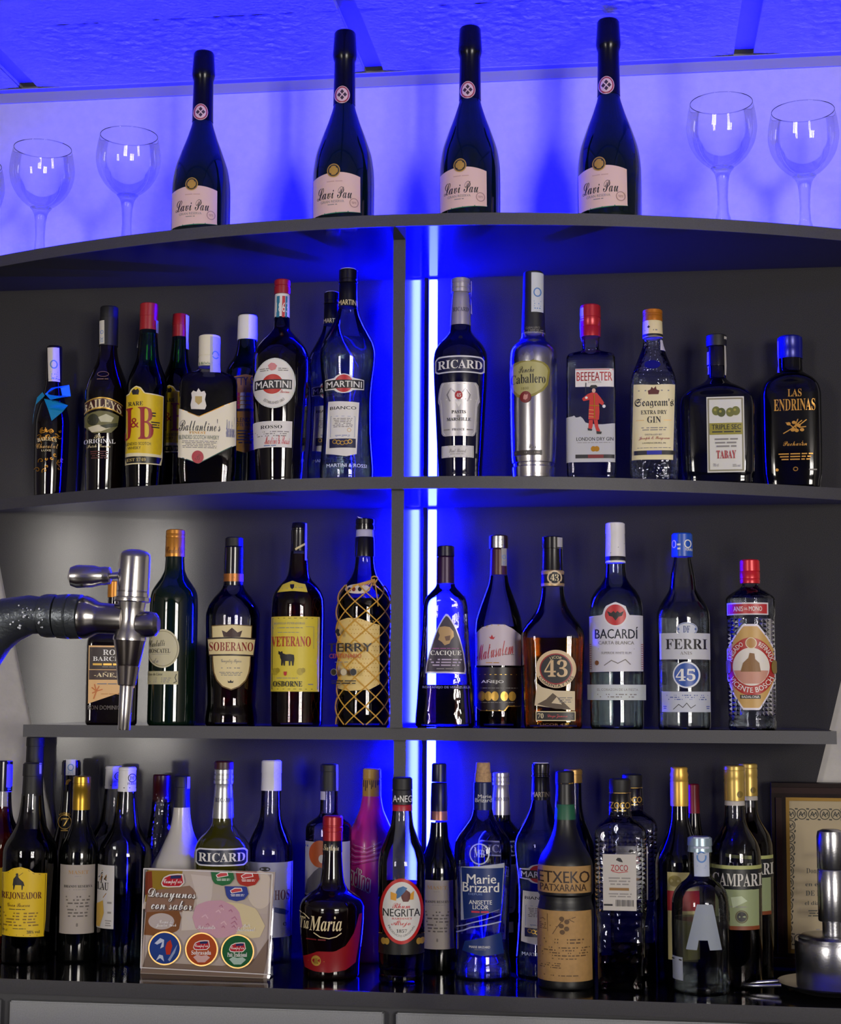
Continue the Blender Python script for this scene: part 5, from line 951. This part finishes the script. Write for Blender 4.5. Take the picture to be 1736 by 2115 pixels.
b.stroke([(360, 1480), (460, 1430), (660, 1390)], 9, M('#b0b4c0', .3), b.body, 'embossing'); b.stroke([(360, 1440), (470, 1395), (660, 1340)], 7, M('#b0b4c0', .3), b.body, 'embossing'); b.done()

MB_ = M('#0a0a0b', .42); KR = M('#a9834e', .65, grain=.08, gscale=120)
b = Bottle('K', 1115, [(400, 62), (560, 66), (680, 74), (760, 92), (840, 128), (910, 170), (970, 192), (1020, 197), (1180, 195), (1195, 184), (1220, 184), (1255, 190), (1290, 198), (1330, 199), (1780, 198), (1850, 194), (1880, 182)], MB_, 'liqueur_bottle', 'matte black bottle with kraft paper labels and green neck band', cxt=1136, base=1880, **CT)
b.part('cap', [(318, 60), (326, 65), (400, 66), (403, 63), (412, 66)], BLKM); b.part('neck_band', [(550, 68), (660, 76)], M('#16583a', .5)); b.stroke([(1075, 405), (1110, 408)], 8, GOLDP, b.root.children[-2], 'cap_mark'); b.stroke([(1165, 408), (1190, 405)], 8, GOLDP, b.root.children[-2], 'cap_mark'); stamp(b, 1048, 312, 1072, 580, M('#a8a8d8', .6), False)
b.label(rect(926, 995, 1308, 1186), KR, 'label'); b.t('ETXEKO', 934, 1030, 1296, 1114, M('#2a1810', .5), 'sans'); b.t('PATXARANA', 948, 1122, 1272, 1172, M('#3a2416', .5), 'sans')
b.label(rect(916, 1312, 1302, 1815), KR, 'label'); BR_ = M('#5a4022', .6); b.stroke(rect(932, 1338, 996, 1462), 3, BR_, closed=True); b.fine(940, 1400, 990, 1450, 4, BR_); b.stroke([(945, 1380), (965, 1370), (980, 1382)], 4, BR_)
for x, y in ((1095, 1368), (1130, 1388), (1092, 1418), (1128, 1438), (1098, 1462)): b.disc(x, y, 17, 17, BR_)
for p in ([(1030, 1478), (1060, 1430), (1090, 1390), (1190, 1355)], [(1012, 1418), (1060, 1425)], [(1150, 1375), (1180, 1390)]): b.stroke(p, 5, BR_)
b.fine(965, 1505, 1250, 1550, 2, BR_); b.fine(935, 1565, 1290, 1640, 4, BR_); b.fine(1020, 1645, 1195, 1660, 1, BR_); b.fine(935, 1680, 1085, 1725, 3, BR_); b.fine(960, 1765, 1210, 1780, 1, BR_); b.done()

def zoco(fr, label, sb=None, base=None):
    b = Bottle(fr, 345, [(395, 96), (450, 102), (480, 130), (520, 185), (570, 218), (620, 226), (1290, 222), (1310, 216), (1350, 210), (1600, 208), (1900, 204), (1960, 192)], glass((.9, .92, .95), (.4, .43, .5), .03, .9, 62), 'liqueur_bottle', label, cxt=345, sb=sb or .02, base=base, sq=(5, .85, 440, 580), liq=(1690, liquid((.22, .05, .05))), group='square studded glass bottles', **CT)
    b.part('cap', [(118, 86), (128, 92), (205, 93), (240, 88)], BLKM); b.part('neck_foil', [(240, 94), (248, 96), (404, 100)], FOIL_BLK); nf = b.root.children[-1]; b.stroke([(252, 246), (440, 246)], 4, GOLDP, nf, 'foil_line'); b.stroke([(250, 400), (440, 400)], 4, GOLDP, nf, 'foil_line'); b.t('ZOCO', 255, 325, 430, 382, GOLDP, 'sans', par=nf, name='neck_lettering')
    b.studs(118, 640, 572, 1290, 11, 16, glass((.95, .96, .98), (.7, .72, .78), .08, refl=.06), lambda x, y: 190 < x < 482 and 775 < y < 1276)
    b.label(rect(194, 780, 478, 1272), M('#bcb6ae', .5), 'label'); b.poly([(305, 830), (320, 810), (345, 812), (358, 832), (365, 850), (335, 845)], INK); b.t('ZOCO', 262, 872, 408, 926, M('#b02028', .45), 'sans'); b.stroke([(275, 930), (330, 940), (405, 930)], 6, M('#b02028', .45)); b.fine(240, 975, 430, 1055, 3, GRY); b.label(rect(250, 1072, 414, 1096), M('#8a6430', .5), 'rule'); b.fine(240, 1115, 440, 1160, 2, GRY)
    for i in range(14): b.stroke([(305 + i * 11, 1178), (305 + i * 11, 1232)], 3 + (i * 7 % 4), INK, name='barcode')
    b.fine(208, 1205, 280, 1240, 1, INK)
    return b.done()
zoco('Z', 'square studded bottle with small white label, right of the kraft-label bottle', base=1990)
zoco(shifted('Z', .95, (345, 118), (452, 80)), 'square studded bottle half hidden behind its twin', sb=.2)

b = Bottle('M', 430, [(540, 58), (660, 66), (760, 92), (840, 130), (920, 168), (980, 178), (1600, 175), (1750, 168)], M('#040406', .06, spec=.6), 'vermouth_bottle', 'dark bottle with ridged gold cap behind the small clear bottle', cxt=428, sb=.14, **CT)
b.part('cap', [(288, 58), (296, 61), (320, 58), (345, 66), (360, 62), (385, 65), (390, 62), (400, 64), (545, 65), (565, 64)], GOLDP); b.label(rect(338, 1038, 560, 1660), M('#c2b478', .5), 'label'); lab = b.last; b.label(rect(336, 1170, 560, 1312), M('#a01820', .45), 'label_band', parent=lab); b.disc(390, 1100, 45, 40, M('#9a8a40', .5), lab); b.done()
b = Bottle('M', 531, [(600, 40), (760, 60), (900, 110), (1000, 140), (1700, 140)], DARK, 'wine_bottle', 'dark bottle with slim red capsule behind the gold-capped one', sb=.24, **CT); b.part('capsule', [(408, 38), (416, 41), (630, 42)], M('#8a1626', .35)); b.done()
def campari(fr, label, sb, lq, grp='aperitif bottles with black lettered bands'):
    b = Bottle(fr, 828, [(530, 68), (640, 72), (700, 84), (760, 118), (830, 158), (900, 176), (1000, 180), (1600, 178), (1760, 172)], CLEAR, 'aperitif_bottle', label, cxt=818, sb=sb, liq=lq, group=grp, **CT)
    b.part('cap', [(278, 68), (286, 72), (310, 73), (313, 70), (330, 73), (370, 73), (385, 70), (400, 73), (526, 72)], M('#b89a4e', .35, .45)); b.part('neck_label', [(526, 70), (560, 71)], M('#b8b0a8', .5)); b.disc(855, 485, 20, 24, M('#7a6428', .4), b.root.children[-2])
    b.label(rect(642, 990, 1012, 1020), M('#a8ac6a', .5), 'label_edge'); b.label(rect(642, 1016, 1012, 1158), M('#0c1014', .45), 'label_band'); b.t('CAMPARI', 660, 1046, 1002, 1138, M('#d0ccc4', .45), 'serif'); b.label(rect(680, 1160, 980, 1445), M('#8f9a70', .5), 'label'); b.disc(860, 1352, 34, 36, INK); b.ring(860, 1352, 40, 42, 8, M('#5a5030', .5)); b.poly([(786, 1215), (860, 1205), (900, 1240), (800, 1290)], M('#b8c4a0', .5)); b.fine(780, 1275, 905, 1290, 1, GRY); b.label(rect(680, 1418, 980, 1446), M('#7a3a18', .5), 'label_base')
    return b.done()
campari('M', 'aperitif bottle with gold cap and green label, front one of the pair', .12, (1440, liquid((.2, .03, .03))))
campari(shifted('M', .92, (818, 278), (915, 264)), 'aperitif bottle with gold cap and dark red liquid, behind its twin', .21, (620, liquid((.18, .015, .02))))
b = Bottle('M', 570, [(890, 78), (1040, 74), (1075, 92), (1120, 145), (1180, 186), (1250, 202), (1400, 205), (1800, 203), (1880, 198), (1915, 186)], CLEAR, 'gin_bottle', 'small clear round-shouldered bottle with pale blue cap and frosted letter', cxt=577, base=1925, liq=(1365, WATER), **CT)
b.part('cap', [(783, 78), (792, 85), (845, 87), (850, 82), (890, 86)], M('#9fb4c0', .3, .5)); stamp(b, 535, 790, 640, 1068, M('#b4bcd0', .6))
AL = M('#8a929e', .6); b.label([(548, 1265), (658, 1265), (715, 1590), (628, 1590), (622, 1520), (555, 1520), (545, 1590), (466, 1590)], AL, 'print', nx=36); b.last['label'] = 'large frosted letter A'
b.label(rect(370, 1652, 442, 1818), M('#aab0bc', .5), 'barcode_label'); [b.stroke([(376, 1690 + 9 * i), (436, 1694 + 9 * i)], 3 + i % 3, INK, name='barcode') for i in range(12)]; b.fine(372, 1662, 440, 1682, 1, INK); b.done()

# ---------------------------------------------------------------- breakfast card in a clear acrylic stand
fx, fy, fk = FR['Q']; pq = lambda x, y: (fx + fk * x, fy + fk * y)
BLc = atz(*pq(55, 1345), Z4); BRc = atz(*pq(1548, 1405), Z4); TLc = aty(*pq(108, 125), BLc.y + .03)
root = empty('card_stand', BLc); tag(root, 'acrylic stand with a breakfast spreads advert card', 'card')
c = FlatPrint('Q', root, BLc, BRc, TLc); ACR = glass((.97, .97, .98), (.7, .7, .78)); AXY = M('#b9b6c0', .2)
corners = [(55, 1345), (1548, 1405), (1615, 175), (108, 125)]
fv = [c.pt(x, y, 0) for x, y in corners] + [c.pt(x, y, -.003) for x, y in corners]
mesh('acrylic_plate', fv, [[0, 1, 2, 3], [7, 6, 5, 4]] + [[i, (i + 1) % 4, 4 + (i + 1) % 4, 4 + i] for i in range(4)], ACR, root)
dv = (BRc - BLc).normalized(); bk = Vector((-dv.y, dv.x, 0)) * .05
fo = [Vector((0, 0, .0)), BRc - BLc, BRc - BLc + bk, bk]; mesh('acrylic_foot', fo + [q + Vector((0, 0, .0025)) for q in fo], [[3, 2, 1, 0], [4, 5, 6, 7]] + [[i, (i + 1) % 4, 4 + (i + 1) % 4, 4 + i] for i in range(4)], ACR, root)
def cl(pts, m, name, par=None, nx=None): return c.label(pts, m, name, par, nx)
cl(corners, M('#b3a49a', .6, spec=.15), 'card'); card = c.last
cl([(108, 125), (1615, 175), (1580, 660), (80, 600)], M('#b9ab9e', .7, spec=.12), 'backdrop', card); cl([(130, 155), (545, 165), (500, 420), (330, 480), (110, 520)], M('#8f7426', .7, spec=.12), 'oil_bottle', card); cl([(118, 170), (190, 165), (200, 420), (112, 440)], M('#7a3620', .7, spec=.12), 'tomato', card)
cl([(640, 200), (900, 230), (880, 500), (720, 640), (690, 400)], M('#c8bcb2', .7, spec=.12), 'plate', card); cl([(112, 400), (640, 330), (700, 420), (690, 600), (540, 640), (108, 640)], M('#8a6a58', .7, spec=.12), 'crockery', card); cl([(540, 620), (760, 640), (760, 840), (530, 850)], M('#c9bdb2', .7, spec=.12), 'plate', card)
cl(ell(1440, 380, 150, 220), M('#cdbfae', .7, spec=.12), 'garlic', card); cl([(105, 640), (500, 620), (530, 700), (500, 850), (330, 920), (100, 900)], M('#7c4f2e', .7, spec=.12), 'wooden_bowl', card); cl(ell(300, 745, 150, 95), M('#b9aca6', .7, spec=.12), 'cream', card)
cl([(80, 1000), (420, 1230), (1000, 1260), (1380, 1180), (1570, 900), (1545, 1400), (60, 1340)], M('#7e6a5c', .7, spec=.12), 'table', card)
cl([(1040, 520), (1230, 540), (1400, 600), (1500, 800), (1440, 930), (1150, 960)], M('#cbb98a', .45), 'bread', card); rnd = random.Random(5)
cl([(660, 700), (700, 560), (830, 510), (1000, 500), (1150, 570), (1230, 680), (1240, 800), (1130, 920), (950, 940), (800, 900), (690, 820)], M('#c79aa6', .7, spec=.12), 'pate_spread', card); pate = c.last
for i in range(14):
    x, y = rnd.uniform(760, 1130), rnd.uniform(570, 840); r = rnd.uniform(30, 70); c.stroke([(x, y), (x + r * .6, y - r * .4), (x + r, y + r * .2)], 12, M('#b47a8c' if i % 2 else '#d8b4bc', .7, spec=.12), pate, 'swirl')
for cx_, cy_, col in ((1010, 240, '#2c6a3c'), (1300, 250, '#a83228'), (1175, 420, '#33408c')):
    cl([(cx_ - 135, cy_ - 80), (cx_ + 120, cy_ - 75), (cx_ + 140, cy_ + 10), (cx_ + 90, cy_ + 75), (cx_, cy_ + 95), (cx_ - 90, cy_ + 70), (cx_ - 130, cy_)], M(col, .6, spec=.15), 'tub', card); tb = c.last; c.label([(cx_ - 75, cy_ - 30), (cx_ - 20, cy_ - 62), (cx_ + 60, cy_ - 60), (cx_ + 70, cy_ - 20), (cx_ - 60, cy_ + 5)], WHT, 'brand_mark', tb); c.label([(cx_ - 66, cy_ - 28), (cx_ - 18, cy_ - 52), (cx_ + 52, cy_ - 52), (cx_ + 60, cy_ - 24), (cx_ - 52, cy_ - 4)], REDP, 'brand_mark', tb); c.fine(cx_ - 70, cy_ + 10, cx_ + 95, cy_ + 40, 2, WHT, tb)
def logo(x, y, k, par):
    c.label([(x + k * px_, y + k * py_) for px_, py_ in ((-135, 30), (-110, -40), (-40, -75), (60, -85), (120, -80), (135, 20), (90, 70), (-60, 75), (-120, 65))], M('#dcd4cc', .7, spec=.12), 'brand_border', par)
    c.label([(x + k * px_, y + k * py_) for px_, py_ in ((-122, 25), (-100, -30), (-35, -60), (55, -70), (108, -66), (122, 16), (80, 58), (-55, 62), (-110, 52))], M('#b0202c', .7, spec=.12), 'brand_field', par)
    c.poly([(x - k * 30, y - k * 25), (x - k * 20, y - k * 62), (x + k * 100, y - k * 66), (x + k * 95, y - k * 30)], M('#28305a', .7, spec=.12), par, 'brand_flag'); c.t('Campofrio', x - 105 * k, y - 22 * k, x + 108 * k, y + 48 * k, WHT, 'script', par=par)
logo(440, 280, 1.0, card)
SHD = M('#3a221a', .5); c.t('Desayunos', 168, 382, 713, 530, SHD, 'script', slope=25, par=card, name='lettering_shadow'); c.t('con sabor', 200, 515, 670, 622, SHD, 'script', slope=15, par=card, name='lettering_shadow')
c.t('Desayunos', 160, 372, 705, 520, WHT, 'script', slope=25, par=card, name='headline'); c.t('con sabor', 192, 505, 662, 612, WHT, 'script', slope=15, par=card, name='headline')
c.t('Crema de', 290, 730, 440, 768, WHT, 'script', par=card); c.t('Jamón York', 245, 772, 482, 818, WHT, 'script', par=card); c.t('Sobrasada', 728, 795, 930, 835, WHT, 'script', par=card); c.t('Paté', 1252, 775, 1335, 815, WHT, 'script', par=card); c.t('Tradicional', 1180, 815, 1390, 862, WHT, 'script', par=card)
for cx_, cy_, r, col in ((350, 1058, 190, '#1c3a80'), (778, 1070, 190, '#a8461a'), (1195, 1095, 192, '#1a5a30')):
    cl(ell(cx_, cy_, r, r * 1.03, 40), M('#b48a4a', .3, .5), 'tub_rim', card); rim = c.last; c.label(ell(cx_, cy_, r * .92, r * .95, 40), M(col, .6, spec=.15), 'tub_lid', rim)
    if cx_ < 400:
        c.poly([(300, 940), (235, 1000), (265, 1015), (325, 985), (300, 1060), (340, 1040), (345, 960)], M('#c0c8d8', .7, spec=.12), rim, 'foil_crease'); c.poly([(380, 990), (420, 960), (440, 1030), (415, 1130), (370, 1130), (360, 1050)], M('#b4321e', .7, spec=.12), rim, 'foil_print'); c.poly([(250, 1200), (290, 1130), (330, 1140), (345, 1210), (300, 1170)], M('#c0c8d8', .7, spec=.12), rim, 'foil_crease'); c.poly([(390, 1190), (500, 1010), (470, 1110), (410, 1210)], M('#8a98b8', .7, spec=.12), rim, 'foil_crease')
    else:
        logo(cx_, cy_ - 45, .72, rim)
        c.t('Sobrasada' if cx_ < 1000 else 'Paté Tradicional', cx_ - 115, cy_ + 12, cx_ + 110, cy_ + 62, WHT, 'serif', par=rim); c.poly([(cx_ - 95, cy_ + 90), (cx_ - 50, cy_ + 60), (cx_, cy_ + 75), (cx_ + 60, cy_ + 65), (cx_ + 100, cy_ + 95), (cx_ + 40, cy_ + 150), (cx_ - 40, cy_ + 150)], M('#d0a8a0' if cx_ < 1000 else '#a8c0b0', .7, spec=.12), rim, 'foil_print')
c.stroke([(80, 1280), (1545, 1360), (1598, 200), (118, 140)], 12, M('#dcd6d2', .7, spec=.12), card, 'border_line', True); c.done()

# ---------------------------------------------------------------- framed diploma leaning on the wall
fx, fy, fk = FR['R']; pr_ = lambda x, y: (fx + fk * x, fy + fk * y)
B0 = atz(*pr_(236, 1665), Z4); ex = Vector((1, -.02, 0)).normalized(); T0 = aty(*pr_(140, 62), YP - .03)
lean = T0 - B0; hgt = lean.length; up_ = (lean - ex * lean.dot(ex)).normalized(); nrm = ex.cross(up_)
if nrm.dot(CAM - B0) < 0: nrm = -nrm
WD, HT = .37, hgt; root = empty('picture_frame', B0); tag(root, 'framed diploma in dark red wood leaning behind the steel pot', 'picture frame')
fw, dp = .024, .016; wood = M('#160504', .45, grain=.3, gscale=40, spec=.15)
def slab(name, u0, v0, u1, v1, d0, d1, m, par):
    q = [ex * u + up_ * v + nrm * d for d in (d0, d1) for u, v in ((u0, v0), (u1, v0), (u1, v1), (u0, v1))]
    return mesh(name, q, [[3, 2, 1, 0], [4, 5, 6, 7]] + [[i, (i + 1) % 4, 4 + (i + 1) % 4, 4 + i] for i in range(4)], m, par)
for n_, a in (('frame_rail', (0, 0, WD, fw)), ('frame_rail', (0, HT - fw, WD, HT)), ('frame_stile', (0, fw, fw, HT - fw)), ('frame_stile', (WD - fw, fw, WD, HT - fw))):
    r_ = slab(n_, *a, 0, dp, wood, root); u0, v0, u1, v1 = a; k_ = .007
    slab('moulding', u0 + (k_ if u1 - u0 < v1 - v0 else 0), v0 + (k_ if u1 - u0 > v1 - v0 else 0), u1 - (k_ if u1 - u0 < v1 - v0 else 0), v1 - (k_ if u1 - u0 > v1 - v0 else 0), dp, dp + .004, M('#220806', .4, spec=.2), r_)
gw = .006
for a in ((fw, fw, WD - fw, fw + gw), (fw, HT - fw - gw, WD - fw, HT - fw), (fw, fw + gw, fw + gw, HT - fw - gw), (WD - fw - gw, fw + gw, WD - fw, HT - fw - gw)): slab('gilt_slip', *a, .002, dp - .003, M('#8a6a2c', .35, .6), root)
pap = slab('diploma', fw, fw, WD - fw, HT - fw, .001, .006, M('#a8987a', .6, grain=.06, gscale=12), root)
c = FlatPrint('R', root, B0 + nrm * .0062, B0 + nrm * .0062 + ex, B0 + nrm * .0062 + up_); c.last = pap; DI = M('#34342e', .6)
def roset(x, y):
    c.ring(x, y, 42, 44, 7, DI, pap, 'border_ornament'); c.stroke([(x - 25, y + 18), (x - 10, y - 22), (x + 4, y + 8), (x + 22, y - 18), (x + 28, y + 12)], 7, DI, pap, 'border_ornament'); c.stroke([(x - 20, y - 5), (x + 10, y + 22)], 7, DI, pap, 'border_ornament')
    for sx in (-1, 1):
        for sy in (-1, 1): c.disc(x + sx * 44, y + sy * 46, 7, 7, DI, pap, 'dot_pattern')
for i in range(14): roset(388 + 100 * i, 343 + 1.2 * i)
for j in range(1, 11): roset(388 - 3.2 * j / 1.1, 343 + 100 * j)
for i in range(14): roset(362 + 101 * i, 1436 + 1.6 * i)
for j in range(1, 11): roset(1688 - 1.2 * j, 359 + 101 * j)
c.t('Don', 508, 780, 595, 824, DI, 'serif'); c.stroke([(600, 822), (800, 824)], 3, DI); c.t('en el Curso', 500, 900, 800, 935, DI, 'serif'); c.t('DE LA', 502, 972, 672, 1016, DI, 'serif'); c.t('el dia q', 495, 1062, 662, 1106, DI, 'serif'); c.t('D', 772, 500, 829, 570, M('#6a6250', .6), 'frak'); c.t('La R', 600, 655, 705, 690, DI, 'serif'); c.fine(522, 1135, 720, 1200, 3, DI); c.fine(590, 1295, 625, 1320, 1, GRY); c.done()
for o in [q for q in bpy.data.objects if q.name.startswith('border_ornament')]: o['kind'] = 'stuff'

# ---------------------------------------------------------------- steel dish with loop handle, steel tamper standing in it
ST = M('#b8b8bc', .26, 1, bump=.04, bscale=400)
bp = atz(*pr_(800, 1960), Z4); k_ = bp.y / F * fk; R_ = 470 * k_; cxp = atz(*pr_(815, 1960), Z4); dc = Vector((cxp.x, cxp.y + R_ * .72, Z4))
dish = empty('metal_dish', dc); tag(dish, 'shallow steel dish with a loop handle at the right end of the counter', 'dish')
rings_mesh('bowl', [(0, R_ * .62, 2, 1), (.002, R_ * .7, 2, 1), (.008, R_ * .9, 2, 1), (.013, R_, 2, 1), (.0145, R_ * 1.005, 2, 1), (.0135, R_ * .97, 2, 1), (.009, R_ * .87, 2, 1), (.004, R_ * .66, 2, 1)], ST, dish, 56, 50)
hl = [Vector((-R_ * .97 + .0 - .057 * math.sin(t), -.018 * math.cos(t) - .01, .012 - .004 * math.sin(t))) for t in [math.pi * i / 16 for i in range(17)]]
v_, f_ = tube(hl, .0032, 8); mesh('loop_handle', v_, f_, ST, dish, 60)
tm = empty('steel_tamper', dc + Vector((.0, .004, .0045))); tag(tm, 'steel drum with an upright tube handle standing in the dish', 'tamper'); r2 = 320 * k_
rings_mesh('drum', [(0, r2 * .93, 2, 1), (.003, r2 * .97, 2, 1), (.05, r2, 2, 1), (.066, r2 * 1.0, 2, 1), (.072, r2 * .97, 2, 1)], ST, tm, 56, 40)
rings_mesh('lid', [(.072, r2 * .9, 2, 1), (.077, r2 * .9, 2, 1), (.081, r2 * .8, 2, 1), (.083, r2 * .45, 2, 1)], ST, tm, 56, 40)
r3 = 118 * k_; rings_mesh('neck', [(.082, r3 * .72, 2, 1), (.102, r3 * .72, 2, 1)], ST, tm, 40, 40)
h_ = rings_mesh('handle', [(.102, r3 * .96, 2, 1), (.104, r3, 2, 1), (.180, r3, 2, 1), (.1815, r3 * .96, 2, 1), (.183, r3, 2, 1), (.232, r3, 2, 1), (.24, r3 * .93, 2, 1), (.243, r3 * .6, 2, 1)], ST, tm, 40, 40)

# ---------------------------------------------------------------- beer tap on the bar in the foreground
YT = 1.6; fx, fy, fk = FR['E']; pe = lambda x, y, Y=YT: aty(fx + fk * x, fy + fk * y, Y); sc = YT / F * fk
CHR = M('#d0cdcb', .2, 1); CHD = M('#aaa6a4', .22, 1); GUN = M('#5a5f64', .35, .8, bump=.15, bscale=220)
base0 = pe(-330, 2300); base0.z = 1.02
tp = empty('beer_tap', base0); tag(tp, 'chrome beer tap with lever and nozzle on a grey curved column', 'beer tap')
L = lambda p: p - base0
def al(name, p0, p1, prof, m, par=tp, seg=36): return axis_lathe(name, L(p0), L(p1), [(t, r * sc) for t, r in prof], m, par, seg)
cl_pts = [pe(400, 915), pe(250, 905), pe(90, 945), pe(-60, 1040), pe(-190, 1210), pe(-280, 1450), pe(-320, 1750), pe(-330, 2000)]; cl_pts.append(base0)
v_, f_ = tube([L(p) for p in cl_pts], [150 * sc, 165 * sc, 195 * sc, 215 * sc, 225 * sc, 228 * sc, 228 * sc, 230 * sc, 230 * sc], 28); mesh('column', v_, f_, GUN, tp, 60)
rnd = random.Random(2)
for i in range(26):
    x, y = rnd.uniform(60, 345), rnd.uniform(800, 1020); p = pe(x, y, YT - .0235 * math.cos((y - 920) / 260)); r = rnd.uniform(.0006, .0014)
    me_ = rings_mesh('water_drop', [(-r, r * .3, 2, 1), (-r * .5, r * .86, 2, 1), (0, r, 2, 1), (r * .5, r * .86, 2, 1), (r, r * .3, 2, 1)], M('#d8dce4', .08, .4), tp, 10, 60); me_.location = L(p)
al('collar', pe(345, 915), pe(465, 915), [(0, 140), (.02, 176), (.3, 184), (.8, 184), (.97, 176), (1, 140)], GUN); al('coupling_nut', pe(465, 920), pe(680, 922), [(0, 150), (.06, 184), (.45, 190), (.5, 178), (.55, 190), (.92, 186), (1, 150)], GUN)
al('shank', pe(675, 925), pe(1010, 945), [(0, 180), (.08, 182), (.22, 165), (.35, 138), (.45, 130), (1, 128)], CHD)
ax0, ax1 = pe(1103, 372), pe(1008, 1845)
hs = lambda y: (y - 372) / (1845 - 372)
al('tap_head', ax0, ax1, [(hs(372), 8), (hs(376), 55), (hs(390), 100), (hs(412), 124), (hs(440), 130), (hs(700), 134), (hs(765), 134)], CHR)
al('tap_body', ax0, ax1, [(hs(765), 118), (hs(772), 126), (hs(850), 112), (hs(950), 102), (hs(1040), 118), (hs(1100), 138), (hs(1120), 138)], CHR)
al('head_ring', ax0, ax1, [(hs(716), 134.5), (hs(718), 136), (hs(726), 136), (hs(728), 134.5)], CHD); al('body_ring', ax0, ax1, [(hs(768), 150), (hs(775), 152), (hs(800), 152), (hs(808), 140)], CHR)
al('nozzle_cone', ax0, ax1, [(hs(1118), 134), (hs(1130), 130), (hs(1315), 98), (hs(1325), 92), (hs(1330), 98), (hs(1480), 76), (hs(1488), 62)], M('#a09894', .2, 1)); al('nozzle', ax0, ax1, [(hs(1486), 56), (hs(1492), 58), (hs(1835), 50), (hs(1845), 47)], CHR)
al('side_plug', pe(1130, 985), pe(1292, 985), [(0, 110), (.6, 108), (.85, 96), (1, 60)], CHD)
lv0, lv1 = pe(960, 588), pe(556, 595, YT - .012)
al('lever_rod', pe(985, 585), pe(830, 592, YT - .006), [(0, 30), (1, 26)], CHR); al('lever_grip', pe(850, 592, YT - .006), lv1, [(0, 50), (.03, 72), (.12, 78), (.3, 92), (.75, 98), (.93, 80), (1, 30)], CHR)
rg = al('lever_ring', pe(905, 588, YT - .005), pe(800, 592, YT - .006), [(0, 46), (.1, 72), (.5, 80), (.9, 72), (1, 46)], CHR)
bar = empty('bar_counter', (-.3, 1.45, 0)); tag(bar, 'front bar counter carrying the beer tap, below the picture', 'counter'); box('bar_top', (-2.2, -.28, .98), (2.2, .28, 1.02), M('#3a2a20', .3, grain=.3, gscale=20), bar, bev=.004); box('bar_front', (-2.15, -.22, 0), (2.15, .2, .98), M('#2a2622', .5), bar)
